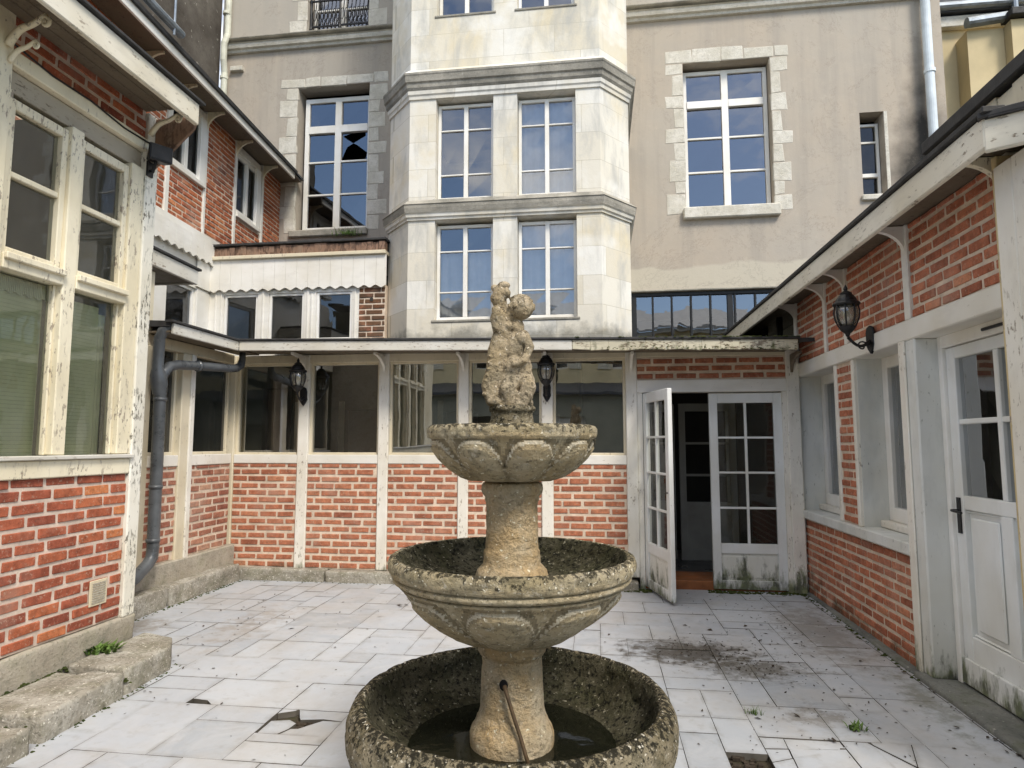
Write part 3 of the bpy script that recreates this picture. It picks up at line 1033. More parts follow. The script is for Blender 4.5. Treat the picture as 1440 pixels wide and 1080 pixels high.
# over the doors: brick strip, lintel, jambs
brick_panel(gal, FB, .42, 1.945, 2.185, ZH0, ['mortar', 'brick_back'])
bx('lintel', 'whiteplain', gal, FB, .42, 1.945, -.11, .022, 2.05, 2.185, .006)
bx('jamb', 'white', gal, FB, .42, .475, -.12, .005, .0, 2.05, .004)
bx('jamb', 'white', gal, FB, 1.90, 1.945, -.12, .005, .0, 2.05, .004)
bx('doorstep', 'step', gal, FB, .475, 1.90, -.55, -.05, -.01, .09, .006)
bx('floor', 'tile_in', gal, FB, -4.1, 3.2, -3.0, -.56, -.02, .06, 0)


def french_leaf(parent, F, u0, u1, z0, z1, v, th=.045, name='door', split=False):
    st = .085
    pz0 = z0 + .46
    f = MB()
    f.box(F, u0, u0 + st, v - th, v, z0, z1)
    f.box(F, u1 - st, u1, v - th, v, z0, z1)
    f.box(F, u0 + st, u1 - st, v - th, v - .002, z1 - .105, z1)
    f.box(F, u0 + st, u1 - st, v - th, v - .002, z0, z0 + .09)
    f.box(F, u0 + st, u1 - st, v - th, v - .002, pz0 - .10, pz0)
    um = (u0 + u1) / 2
    f.box(F, um - .013, um + .013, v - th + .006, v - .004, pz0, z1 - .105)
    H = z1 - .105 - pz0
    for q in (1, 2, 3):
        zz = pz0 + H * q / 4
        f.box(F, u0 + st, um - .013, v - th + .008, v - .006, zz - .011, zz + .011)
        f.box(F, um + .013, u1 - st, v - th + .008, v - .006, zz - .011, zz + .011)
    d = f.build(name, 'door', parent, bevel=.004)
    pn = MB()
    zs_ = [z0 + .09, z0 + .20, pz0 - .10] if split else [z0 + .09, pz0 - .10]
    for q in range(len(zs_) - 1):
        pn.box(F, u0 + st, u1 - st, v - th + .010, v - .016 - .003 * q, zs_[q] + (.003 if q else 0), zs_[q + 1])
    pn.box(F, u0 + st + .02, u1 - st - .02, v - .02, v - .010, z0 + .115, pz0 - .125)
    pn.build('lower_panel', 'doormoss', d, bevel=.003)
    gl = MB()
    for c in range(2):
        for q in range(4):
            a = u0 + st - .004 if c == 0 else um + .009
            e = um - .009 if c == 0 else u1 - st + .004
            dd = random.uniform(-.002, .002)
            gl.face([F(a, v - .024 + dd, pz0 + H * q / 4 + .008), F(e, v - .024 - dd, pz0 + H * q / 4 + .008), F(e, v - .024, pz0 + H * (q + 1) / 4 - .008), F(a, v - .024, pz0 + H * (q + 1) / 4 - .008)])
    gl.build('pane', 'glass_door', d, recalc=False)
    return d


dr = french_leaf(gal, FB, 1.165, 1.90, .02, 2.04, -.02, split=True)
th_ = R(75)
FL = Fr((.478, 6.955), (math.cos(th_), -math.sin(th_)), (-math.sin(th_), -math.cos(th_)))
dl = french_leaf(gal, FL, .0, .715, .03, 2.04, .0)
tag(dl, 'door leaf standing open towards the court')
h = MB()
h.box(FL, .695, .712, -.038, -.006, .98, 1.12)
h.tube([FL(.675, -.001, 1.04), FL(.675, .018, 1.04), FL(.65, .02, 1.035)], .006, 8)
h.build('handle', 'iron', dl)

# eaves of the gallery: fascia, soffit, roof sheet, brackets
FE = BACK(6.44)
fa = MB()
fa.box(FE, -3.86, -.25, -.03, 0, 2.515, 2.62, z0b=2.453, z1b=2.555)
fa.build('fascia', 'fasciagrey', gal, bevel=.005)
fa = MB()
for q in range(12):
    u0_, u1_ = -.246 + q * .1815, -.246 + (q + 1) * .1815
    zz = lambda u: 2.515 - .0172 * (u + 3.86)
    j0, j1 = random.uniform(-.008, .010), random.uniform(-.008, .010)
    fa.box(FE, u0_, u1_, -.03, random.uniform(-.002, .002), zz(u0_) + j0, zz(u0_) + .102, z0b=zz(u1_) + j1, z1b=zz(u1_) + .102)
tag(fa.build('fascia', 'fasciamoss', gal, bevel=.004), 'rotten mossy end of the eaves board')
ed = MB()
ed.box(FE, -3.885, 1.95, -.06, .018, 2.623, 2.645, z0b=2.518, z1b=2.542)
ed.build('roof_edge', 'zincdark', gal, bevel=.004)
so = MB()
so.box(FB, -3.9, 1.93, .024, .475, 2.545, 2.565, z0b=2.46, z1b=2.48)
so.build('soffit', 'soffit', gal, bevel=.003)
rf = MB()
rf.hexa([(-4.0, 6.47, 2.585), (2.3, 6.47, 2.49), (2.3, 9.55, 2.93), (-4.0, 9.55, 2.93), (-4.0, 6.47, 2.63), (2.3, 6.47, 2.53), (2.3, 9.55, 3.02), (-4.0, 9.55, 3.02)])
rf.build('roof', 'zincdark', gal)
for a, b_ in posts[1:]:
    u = (a + b_) / 2
    zt = 2.52 - .10 * (u + 3.86) / 5.8
    bracket(gal, FB, u, .022, .34, zt - .19, zt - .025, .032, 'whiteplain')
bracket(gal, FB, 2.0, .03, .34, 2.24, 2.40, .032, 'soffit')
# interior seen through the panes
inn = MB()
FI = BACK(8.6)
wall_holes(FI, -6.0, -.25, .0, 2.9, [(-4.75, -4.32, .0, 2.3), (-3.52, -2.95, .0, 1.98), (-2.10, -1.62, .0, 1.95), (-1.1, -.5, .0, 1.9)], .15, inn)
inn.build('inner_wall', 'inner', gal)
for (a, b_) in ((-4.25, -4.10), (-3.60, -3.525), (-2.945, -2.87), (-2.18, -2.105)):
    bx('inner_post', 'ivory', gal, FI, a, b_, -.02, .03, .06, 2.1)
# inner double door in the dark corridor
FD = BACK(8.5)
for (a, b_, v) in ((.62, .98, 0), (1.02, 1.72, .12)):
    f = MB()
    w = b_ - a
    f.box(FD, a, a + .08, v - .04, v, .06, 2.02)
    f.box(FD, b_ - .08, b_, v - .04, v, .06, 2.02)
    for z0, z1 in ((.06, .2), (.62, .78), (1.1, 1.13), (1.5, 1.53), (1.92, 2.02)):
        f.box(FD, a + .08, b_ - .08, v - .04, v - .002, z0, z1)
    f.box(FD, a + .08, b_ - .08, v - .03, v - .012, .2, .62)
    f.build('inner_door', 'innerdoor', gal, bevel=.003)
bx('inner_partition', 'dark', gal, FD, -.2, .6, -.1, .0, .06, 2.6)
bx('inner_partition', 'dark', gal, FD, 1.75, 3.2, -.1, .0, .06, 2.6)
bx('inner_partition', 'dark', gal, FD, .6, 1.75, -.75, -.7, .06, 2.6)

# ================================================================== LEFT RETURN OF THE GALLERY
FW = WEST(-4.15)
lg = thing('side_gallery', 'short left side gallery with washed out brick panels between cream posts', 'gallery', (-4.15, 5.6, 0))
bx('plinth', 'plinth', lg, FW, 4.3, 6.93, -.10, .045, .0, .375, .012)
for (a, b_, m_) in ((5.90, 6.03, 'ivory'), (5.28, 5.45, 'ivory')):
    bx('post', m_, lg, FW, a, b_, -.12, .025, .36, 2.42, .008, .002)
bx('post', 'white', lg, FW, 6.03, 6.10, -.06, .035, .36, 2.42, .006, .002)
brick_panel(lg, FW, 6.10, 6.83, .375, ZR0, ['mortar', 'brick_dull'], mess=.005)
brick_panel(lg, FW, 5.45, 5.90, .375, ZR0, ['mortar', 'brick_dull'], mess=.006)
brick_panel(lg, FW, 4.40, 5.28, .375, ZR0, ['mortar', 'brick_dull'], mess=.004)
for (a, b_) in ((6.10, 6.83), (5.45, 5.90), (4.40, 5.28)):
    bx('rail', 'white', lg, FW, a, b_, -.11, .018, ZR0, ZR1 + .01, .006)
    f = MB()
    f.box(FW, a, a + .03, -.10, -.04, ZR1 + .01, 2.42)
    f.box(FW, b_ - .03, b_, -.10, -.04, ZR1 + .01, 2.42)
    f.box(FW, a + .03, b_ - .03, -.10, -.038, ZR1 + .01, ZR1 + .04)
    fo = f.build('window', 'ivory', lg, bevel=.003)
    MB().face([FW(a + .02, -.07, ZR1 + .02), FW(b_ - .02, -.068, ZR1 + .02), FW(b_ - .02, -.072, 2.43), FW(a + .02, -.07, 2.43)]) if False else None
    p = MB()
    p.face([FW(a + .02, -.07, ZR1 + .02), FW(b_ - .02, -.068, ZR1 + .02), FW(b_ - .02, -.072, 2.43), FW(a + .02, -.07, 2.43)])
    p.build('pane', 'glass_dark', fo, recalc=False)
bx('header_beam', 'ivory', lg, FW, 5.28, 6.83, -.11, .012, 2.42, 2.53, .006)
bx('fascia', 'fasciagrey', lg, WEST(-3.86), 5.36, 6.44, -.03, 0, 2.515, 2.615, .005)
bx('roof_edge', 'zincdark', lg, WEST(-3.86), 5.32, 6.42, -.06, .02, 2.618, 2.64, .004)
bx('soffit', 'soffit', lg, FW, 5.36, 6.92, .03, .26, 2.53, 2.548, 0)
rf = MB()
rf.hexa([(-5.4, 5.34, 2.585), (-3.89, 5.34, 2.585), (-3.89, 6.44, 2.585), (-5.4, 7.58, 2.60), (-5.4, 5.34, 2.70), (-3.89, 5.34, 2.635), (-3.89, 6.44, 2.635), (-5.4, 7.58, 2.74)])
rf.build('roof', 'zincdark', lg)
# doorway bay with its own small canopy, beside the porch
bx('post', 'ivory', lg, FW, 5.30, 5.42, -.10, .03, 2.53, 3.12, .006)
bx('rail', 'ivory', lg, FW, 4.40, 5.30, -.10, .02, 2.62, 2.78, .006)
brick_panel(lg, FW, 4.40, 5.30, 2.78, 3.12, ['mortar', 'brick_dull'])
cn_ = MB()
FC = Fr((-4.02, 5.2), (-.07, 1), (1, .07))
cn_.box(FC, -.9, .80, -.035, 0, 3.14, 3.285)
cn_.box(FC, .765, .80, -.9, -.035, 3.14, 3.285)
cn_.build('canopy_fascia', 'fasciagrey', lg, bevel=.006)
bx('canopy_edge', 'zincdark', lg, FC, -.92, .83, -.9, .02, 3.288, 3.312, .004)
bx('canopy_soffit', 'soffit', lg, FC, -.9, .76, -.88, -.036, 3.15, 3.175, 0)
# dark room behind
rm = MB()
rm.box(FW, 4.3, 6.85, -1.9, -1.8, .0, 2.6)
rm.box(FW, 4.2, 4.3, -1.8, -.12, .0, 3.1)
rm.build('inner_wall', 'dark', lg)

# ================================================================== LEFT PORCH (near, left edge of the picture)
FP = WEST(-3.3)
po = thing('porch_building', 'near left timber porch with peeling cream windows over deep red brick', 'porch', (-3.3, 3.2, 0))
PZ = .315
rough_block('plinth', [(-3.50, 1.0), (-3.272, 1.0), (-3.272, 4.28), (-3.50, 4.28)], .0, PZ - .005, 'plinth', None, .010, 21, parent=po)
brick_panel(po, FP, 1.2, 4.15, PZ, 1.30, ['mortar_near', 'brick_near'], bl=.205, bh=.053, pitch=.0765, gap=.023, v=0, mess=.004)
bx('post', 'flake', po, FP, 4.15, 4.27, -.12, .03, PZ - .01, 3.955, .008, .003)
bx('post', 'cream', po, FP, 2.93, 3.05, -.12, .03, 1.42, 3.955, .008, .003)
bx('sill_beam', 'cream', po, FP, 1.2, 4.15, -.11, .024, 1.30, 1.405, .006, .002)
bx('sill', 'fasciagrey', po, FP, 1.2, 4.16, -.10, .05, 1.408, 1.432, .005, .002)
bx('casing', 'cream', po, FP, 4.03, 4.15, -.10, .012, 1.435, 3.52, .006, .002)
bx('casing', 'cream', po, FP, 3.05, 3.085, -.10, .012, 1.435, 3.52, .006, .002)
bx('mullion', 'cream', po, FP, 3.50, 3.595, -.10, .015, 1.435, 3.52, .006, .002)
bx('header', 'cream', po, FP, 3.05, 4.15, -.11, .03, 3.655, 3.745, .006, .002)
bx('header_lining', 'lining', po, FP, 3.05, 4.15, -.10, -.02, 3.52, 3.65, .004)
brick_panel(po, FP, 3.05, 4.15, 3.745, 3.965, ['mortar_near', 'brick_near'], bl=.205, bh=.053, pitch=.0765, gap=.023)
wcb = MB()
wcb.tube([FP(3.02, .038, 3.77), FP(3.3, .036, 3.735), FP(3.6, .038, 3.74), FP(3.9, .036, 3.71), FP(4.17, .038, 3.72)], .006, 6)
wcb.build('cable', 'iron', po)
bx('header', 'cream', po, FP, 1.2, 2.93, -.11, .03, 3.655, 3.745, .006, .002)
bx('header_lining', 'lining', po, FP, 1.2, 2.93, -.10, -.02, 3.52, 3.65, .004)
brick_panel(po, FP, 1.2, 2.93, 3.745, 3.965, ['mortar_near', 'brick_near'], bl=.215, bh=.060, pitch=.0765, gap=.0155)
bx('mullion', 'cream', po, FP, 2.42, 2.515, -.10, .015, 1.435, 3.52, .006, .002)
bx('post', 'cream', po, FP, 1.85, 1.97, -.12, .03, 1.435, 3.65, .008, .003)
bx('infill_panel', 'cream', po, FP, 1.2, 1.85, -.10, .0, 1.435, 3.65, .006)
for (a, b_) in ((3.085, 3.50), (3.595, 4.03), (1.97, 2.42), (2.515, 2.93)):
    # upper casement in two lights, lower fixed light behind a drip rail
    f = MB()
    f.box(FP, a, b_, -.09, .02, 2.485, 2.575)
    f.box(FP, a, b_, .02, .045, 2.54, 2.578)
    f.box(FP, a, a + .042, -.08, -.012, 2.575, 3.49)
    f.box(FP, b_ - .042, b_, -.08, -.012, 2.575, 3.49)
    f.box(FP, a + .042, b_ - .042, -.08, -.014, 3.43, 3.49)
    f.box(FP, a + .042, b_ - .042, -.08, -.014, 2.575, 2.62)
    f.box(FP, a + .042, b_ - .042, -.075, -.020, 3.03, 3.065)
    f.box(FP, a, a + .018, -.08, -.03, 1.435, 2.485)
    f.box(FP, b_ - .018, b_, -.08, -.03, 1.435, 2.485)
    fo = f.build('window', 'cream', po, bevel=.005)
    p = MB()
    for (z0, z1) in ((2.61, 3.04), (3.055, 3.44)):
        d = random.uniform(-.003, .003)
        p.face([FP(a + .035, -.05 + d, z0), FP(b_ - .035, -.05 - d, z0), FP(b_ - .035, -.05, z1), FP(a + .035, -.05 + 2 * d, z1)])
    p.face([FP(a + .01, -.06, 1.43), FP(b_ - .01, -.058, 1.43), FP(b_ - .01, -.062, 2.49), FP(a + .01, -.06, 2.49)])
    p.build('pane', 'glass_bay', fo, recalc=False)
    bl_ = MB()
    z = 1.43
    while z < 2.44:
        bl_.box(FP, a + .01, b_ - .09 if a > 3.5 else b_ - .01, -.118, -.112, z, z + .0225)
        z += .0235
    bl_.build('blind', 'blind', fo)
    if a > 3.5:
        bp = MB()
        for q in range(3):
            bp.box(FP, b_ - .088 + q * .027, b_ - .064 + q * .027, -.135, -.128, 1.43, 2.40)
        bp.build('curtain_strip', 'blindpale', fo)
fr_ = MB()
n = 34
for q in range(n):
    u = 3.09 + q * .0122
    fr_.box(FP, u, u + .0085, -.098, -.094, 2.40 - .02 * abs(math.sin(q * .6)), 2.48)
fr_.build('fringe', 'blindpale', po)
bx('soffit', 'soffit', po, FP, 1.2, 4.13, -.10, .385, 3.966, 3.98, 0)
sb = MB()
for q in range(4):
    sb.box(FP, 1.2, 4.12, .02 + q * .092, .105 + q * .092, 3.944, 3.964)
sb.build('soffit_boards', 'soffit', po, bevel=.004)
bx('fascia', 'fascia', po, FP, 1.2, 4.15, .39, .425, 3.83, 3.992, .006, .003)
bx('roof_edge', 'zincdark', po, FP, 1.2, 4.19, .36, .45, 3.995, 4.017, .004)
rf = MB()
rf.hexa([FP(1.2, .42, 3.983), FP(4.16, .42, 3.983), FP(4.16, -1.6, 4.05), FP(1.2, -1.6, 4.05), FP(1.2, .42, 3.993), FP(4.16, .42, 3.993), FP(4.16, -1.6, 4.10), FP(1.2, -1.6, 4.10)])
rf.build('roof', 'zincdark', po)
br = MB()
br.prism([FP(4.215, .03, 3.55), FP(4.215, .03, 3.94), FP(4.215, .37, 3.94), FP(4.215, .34, 3.84)], FP(4.24, 0, 0) - FP(4.215, 0, 0))
br.build('brace', 'rotwood', po, bevel=.004)


def scroll(parent, F, u, v, z, s=1.0, mat='cream'):
    b = MB()
    pts, rad = [], []
    for q in range(15):
        t = q / 14
        pts.append(F(u, v + s * (.02 + .27 * t), z + s * (.02 + .17 * math.sin(t * 1.7) + .02 * math.sin(t * 7))))
        rad.append(s * (.026 - .010 * t))
    for q in range(14):
        a = math.pi / 2 - q * .48
        r_ = .034 * (1 - q / 18)
        c = F(u, v + s * .29, z + s * .155)
        pts.append(F(u, v + s * (.29 + r_ * math.cos(a)), z + s * (.155 + r_ * math.sin(a))))
        rad.append(s * .013)
    b.tube(pts, rad, 8)
    return b.build('scroll_bracket', mat, parent, smooth=True)


scroll(po, FP, 4.12, .05, 3.745, .80)
scroll(po, FP, 3.00, .02, 3.72, .85)
scroll(po, FP, 3.02, .02, 3.64, .6)
# box of dark room behind the porch windows
rm = MB()
rm.box(FP, 1.2, 4.2, -1.5, -1.4, .0, 3.96)
rm.box(FP, 4.12, 4.22, -1.4, -.12, .0, 3.96)
rm.build('inner_wall', 'inner', po)
bx('end_wall', 'plinth', po, FP, 4.16, 4.25, -.9, -.121, .3, 3.95, 0)
vt = MB()
vt.box(FP, 3.865, 4.015, .008, .016, .445, .61)
vo = vt.build('vent_cover', 'ivory', po, bevel=.003)
v2 = MB()
for q in range(9):
    v2.box(FP, 3.885, 3.995, .016, .020, .463 + q * .0152, .471 + q * .0152)
v2.tube([FP(3.94, .016, .53), FP(3.94, .024, .53)], .006, 8)
v2.build('vent_slats', 'plinth', vo)

# ================================================================== UPPER LEFT WING
FU = Fr((-5.0, 7.6), (-.07, 1), (1, .07))
uw = thing('brick_wing', 'upper floor wing of orange brick with slim white posts above the left side', 'wing', (-5.0, 7.6, 4.1))
BM_ = ['mortar_side', 'brick_up']
bk = dict(bl=.20, bh=.050, pitch=.0685, gap=.0165)
wa, wb = (-1.0, -.27), (.56, 1.28)
brick_panel(uw, FU, -3.2, -1.075, 4.17, 5.92, BM_, **bk)
brick_panel(uw, FU, -1.0, -.27, 4.17, 4.76, BM_, **bk)
brick_panel(uw, FU, -.22, .50, 4.13, 5.92, BM_, **bk)
brick_panel(uw, FU, .56, 1.33, 4.13, 4.70, BM_, **bk)
brick_panel(uw, FU, 1.39, 2.06, 4.13, 5.92, BM_, **bk)
bx('beam', 'whiteplain', uw, FU, -3.2, .12, -.1, .05, 4.085, 4.165, .005)
for a, b_ in ((-1.075, -1.0), (-.27, -.22), (.50, .56), (1.33, 1.39)):
    bx('post', 'whiteplain', uw, FU, a, b_, -.1, .022, 4.13, 5.92, .004)
for (a, b_) in (wa, wb):
    bx('sill', 'whiteplain', uw, FU, a, b_, -.12, .045, 4.76 if a < 0 else 4.70, 4.81 if a < 0 else 4.76, .005)
    z0 = 4.81 if a < 0 else 4.76
    window(uw, FU, a + .02, b_ - .02, z0, 5.66, -.02, 'glass_side', 2, (1,), .06, .02, .07, frame='frame')
    bx('window_casing', 'frame', uw, FU, b_ - .13, b_, -.02, .028, z0, 5.66, .004)
    bx('lintel', 'whiteplain', uw, FU, a, b_, -.1, .012, 5.66, 5.76, .004)
bx('soffit', 'soffit', uw, FU, -3.2, 2.0, -.05, .36, 5.79, 5.815, 0)
bx('fascia', 'whiteplain', uw, FU, -3.4, 1.66, .36, .39, 5.70, 5.825, .005)
bx('gutter', 'zincdark', uw, FU, -3.4, 1.70, .39, .42, 5.79, 5.85, .006)
rf = MB()
rf.hexa([FU(-3.4, .38, 5.83), FU(2.05, .38, 5.83), FU(2.05, -1.3, 6.2), FU(-3.4, -1.3, 6.2), FU(-3.4, .38, 5.86), FU(2.05, .38, 5.86), FU(2.05, -1.3, 6.26), FU(-3.4, -1.3, 6.26)])
rf.build('roof', 'slate', uw)
for u in (-1.55, -.90, -.25, .53, 1.36):
    bracket(uw, FU, u, .02, .24, 5.55, 5.76, .03, 'cream')
bx('inner_wall', 'dark', uw, FU, -3.2, 2.05, -1.3, -1.2, 4.1, 6.2, 0)
scallop(uw, FU, -2.4, -.02, .07, 3.80, 4.08, 'whiteplain', name='scalloped_valance')
bx('boarding', 'whiteplain', uw, FU, -3.2, .0, -.1, .0, 3.45, 3.95, 0)
# clerestory strip under the wing, above the side gallery roof
bx('boarding', 'whiteplain', uw, FU, -.30, .0, -.1, .012, 2.66, 3.45, .004)
bx('boarding', 'whiteplain', uw, FU, -1.20, -.93, -.1, .012, 2.66, 3.45, .004)
bx('boarding', 'whiteplain', uw, FU, -3.0, -1.21, -.1, .012, 2.66, 3.45, .004)
window(uw, FU, -.93, -.30, 2.70, 3.45, -.03, 'glass_dark', 1, (1,), .04, frame='frame')
mt = MB()
mt.tube([FU(-1.75, .47, 5.83), FU(-1.75, .47, 6.3)], .012, 8)
mt.tube([FU(-2.35, .42, 5.95), FU(-1.6, .46, 5.93)], .045, 10)
mt.build('gutter_end', 'zinc', uw)

# ================================================================== LINK BLOCK (three dark lights under a scalloped board)
FK = BACK(7.6)
lk = thing('link_block', 'small white boarded block with three dark lights under a scalloped board and rotten roof edge', 'link block', (-3.8, 7.6, 2.7))
KW = [(-4.79, -4.32), (-4.17, -3.69), (-3.53, -3.05)]
wl = wall_holes(FK, -5.10, -2.96, 2.62, 3.50, [(a, b_, 2.80, 3.43) for a, b_ in KW], .10)
weld(wl.build('boarding', 'whiteplain', lk))
for a, b_ in KW:
    window(lk, FK, a + .002, b_ - .002, 2.802, 3.428, -.012, 'glass_dark', 1, (1,), .032, depth=.05, frame='frame')
for u in (-5.0, -4.9, -4.82, -4.245, -3.64, -3.585, -3.01):
    bx('batten', 'whiteplain', lk, FK, u - .012, u + .012, .0, .012, 2.66, 3.45, .003)
brick_panel(lk, FK, -2.96, -2.62, 2.62, 3.50, ['mortar_side', 'brick_up'], bl=.20, bh=.052, pitch=.071, gap=.0165)
nb_ = MB()
nb_.box(FK, -2.815, -2.775, .001, .012, 3.29, 3.33)
nb_.build('airbrick', 'dark', lk)
scallop(lk, FK, -4.985, -2.60, .045, 3.455, 3.875, 'whiteplain', name='scalloped_valance')
bx('valance_return', 'whiteplain', lk, Fr((-4.99, 7.6), (-.07, 1), (1, .07)), -.34, .02, .0, .02, 3.47, 3.83, .003)
bx('moulding', 'ivory', lk, FK, -4.97, -2.60, -.08, .085, 3.878, 3.925, .006)
rb = MB()
for q in range(30):
    u = -4.95 + q * (2.33 / 30)
    rb.box(FK, u, u + 2.33 / 30, -.06, .045 + random.uniform(-.012, .012), 3.928, 4.05 + random.uniform(-.012, .006))
rb.build('rotten_fascia', 'rotwood', lk, bevel=.004)
bx('roof_edge', 'zincdark', lk, FK, -4.97, -2.60, -.1, .075, 4.06, 4.09, .004)
rf = MB()
rf.hexa([(-5.1, 7.6, 4.05), (-2.62, 7.6, 4.05), (-2.62, 9.58, 4.55), (-5.1, 9.58, 4.55), (-5.1, 7.6, 4.085), (-2.62, 7.6, 4.085), (-2.62, 9.58, 4.6), (-5.1, 9.58, 4.6)])
rf.build('roof', 'slate', lk)
bx('inner_wall', 'dark', lk, FK, -5.1, -2.6, -1.5, -1.4, 2.6, 4.0, 0)
# ================================================================== MAIN HOUSE
YM = 9.6
FM = BACK(YM)
mh = thing('town_house', 'tall beige rendered house closing the court, with stone edged windows and a string course', 'house', (0, YM, 0))
wl_ = (-4.88, -3.64, 4.95, 7.42)
wr_ = (1.36, 2.64, 5.02, 7.33)
ws_ = (3.87, 4.20, 5.10, 6.36)
wt_ = (-4.76, -3.68, 8.42, 10.6)
rib = (.52, 3.6, 3.06, 3.77)
b = wall_holes(FM, -6.28, 5.06, .0, 11.8, [wl_, wr_, ws_, wt_, rib], .32)
weld(b.build('wall', 'stucco', mh))
rm = MB()
rm.box(FM, -6.28, 5.06, -3.2, -3.0, .0, 11.8)
rm.box(FM, -6.28, 5.06, -3.2, .35, 11.8, 12.1)
rm.box(FM, -6.28, -6.1, -3.0, -.33, .0, 11.8)
rm.box(FM, 4.9, 5.06, -3.0, -.33, .0, 11.8)
for z in (3.9, 4.55, 8.1):
    rm.box(FM, -6.1, 4.9, -3.0, -.33, z, z + .08)
rm.build('shell', 'dark', mh)
# window joinery
broken = {(1, 1): [[(0, 0), (.08, 0), (.30, .45), (.5, .55), (.15, .78), (.95, 1), (0, 1)], [(.5, .55), (.62, .50), (.97, .25), (.92, 0), (1, 0), (1, 1), (.95, 1), (.9, .75)]]}
rows4 = (1.0, 1.12, 1.12, 1.12)
w1 = window(mh, FM, wl_[0] + .06, wl_[1] - .01, wl_[2] + .02, wl_[3] - .12, -.17, 'glass_sky', 2, (.95, 1.12, 1.12, 1.12), .075, .03, .11, .06, transom=1, shards=broken)
w2 = window(mh, FM, wr_[0] + .01, wr_[1] - .01, wr_[2] + .02, wr_[3] - .05, -.17, 'glass_sky', 2, rows4, .06, .03, .10, .06, transom=1)
w3 = window(mh, FM, ws_[0] + .01, ws_[1] - .01, ws_[2], ws_[3] - .10, -.17, 'glass_side', 1, (.55, 1.15, .7), .04, .03, .05, .05, transom=2)
w4 = window(mh, FM, wt_[0] + .03, wt_[1] - .01, wt_[2] + .02, wt_[3] - .1, -.2, 'glass_sky', 2, (1, 1.1, 1.1, 1.1, 1.1), .05, .03, .09, .06)


def stone_surround(win, F, h, side, head, sill=None, seed=1, left=True, right=True):
    r = random.Random(seed)
    b = MB()
    u0, u1, z0, z1 = h
    for sgn, on in ((-1, left), (1, right)):
        if not on:
            continue
        z = z0 - r.uniform(.0, .12)
        k = r.randint(0, 1)
        while z < z1:
            hh = min(r.uniform(.20, .34), z1 - z)
            if hh < .06:
                break
            w = side * (1.0 if k % 2 else .62) * r.uniform(.86, 1.1)
            a, e = (u0 - w, u0 + .002) if sgn < 0 else (u1 - .002, u1 + w)
            b.box(F, a, e, -.05, .0055 + r.uniform(-.0015, .0015), z + .0025, z + hh - .0025, tone=r.random(), j=.014)
            z += hh
            k += 1
    u = u0 - side * 1.05
    while u < u1 + side * .9:
        w = r.uniform(.26, .46)
        e = min(u + w, u1 + side * 1.05)
        b.box(F, u + .003, e - .003, -.05, .006 + r.uniform(-.001, .001), z1 + .002, z1 + head * r.uniform(.82, 1.10), tone=r.random(), j=.012)
        u = e
    return b.build('surround', 'surround', win, bevel=.008)


stone_surround(w1, FM, wl_, .30, .17, seed=3)
stone_surround(w2, FM, wr_, .26, .20, seed=5)
stone_surround(w4, FM, wt_, .30, .2, seed=8)
bx('sill', 'cornice', w1, FM, wl_[0] - .06, wl_[1] + .02, -.2, .07, wl_[2] - .10, wl_[2] + .005, .012, .004)
bx('sill', 'surround', w2, FM, wr_[0] - .05, wr_[1] + .06, -.2, .09, wr_[2] - .17, wr_[2] + .005, .014, .004)
bx('sill', 'surround', w3, FM, ws_[0] - .03, ws_[1] + .03, -.2, .05, ws_[2] - .08, ws_[2] + .003, .012)
bx('reveal_lining', 'surround', w3, FM, ws_[1] + .002, ws_[1] + .05, -.05, .006, ws_[2], ws_[3], .004)
for (a, b_) in ((-.02, .42),):
    pass
# iron guard rail of the top left window
ra = MB()
for z in (8.52, 8.98):
    ra.box(FM, wt_[0] + .01, wt_[1] - .01, -.10, -.075, z, z + .025)
n = 15
for q in range(n):
    u = wt_[0] + .05 + q * (wt_[1] - wt_[0] - .1) / (n - 1)
    ra.tube([FM(u, -.088, 8.52), FM(u + .02, -.075, 8.65), FM(u - .02, -.1, 8.80), FM(u, -.088, 8.98)], .008, 6)
    if q < n - 1:
        uu = u + .5 * (wt_[1] - wt_[0] - .1) / (n - 1)
        ra.tube([FM(uu + .03 * math.cos(t * .7), -.088, 8.74 + .10 * math.sin(t * .7)) for t in range(10)], .006, 5)
for u in (wt_[0] + .03, (wt_[0] + wt_[1]) / 2, wt_[1] - .03):
    ra.lathe(FM(u, -.085, 8.44), [(.02, 0), (.03, .05), (.018, .1), (.022, .3), (.018, .5), (.03, .56), (.0, .6)], 8)
ra.build('guard_rail', 'iron', w4)
# string courses
prof = [(0, 8.10), (.05, 8.10), (.06, 8.14), (.10, 8.15), (.115, 8.19), (.115, 8.215), (.14, 8.225), (.03, 8.29), (0, 8.30)]
sweep([(-6.2, YM), (-2.66, YM)], prof).build('string_course', 'surround', mh)
sweep([(.44, YM), (4.95, YM)], [(o, z - .05) for o, z in prof]).build('string_course', 'surround', mh)
bx('string_course_top', 'cornice', mh, FM, -6.2, -2.66, .002, .13, 8.301, 8.335, .01, .004)
bx('string_course_top', 'cornice', mh, FM, .44, 4.95, .002, .13, 8.251, 8.285, .01, .004)
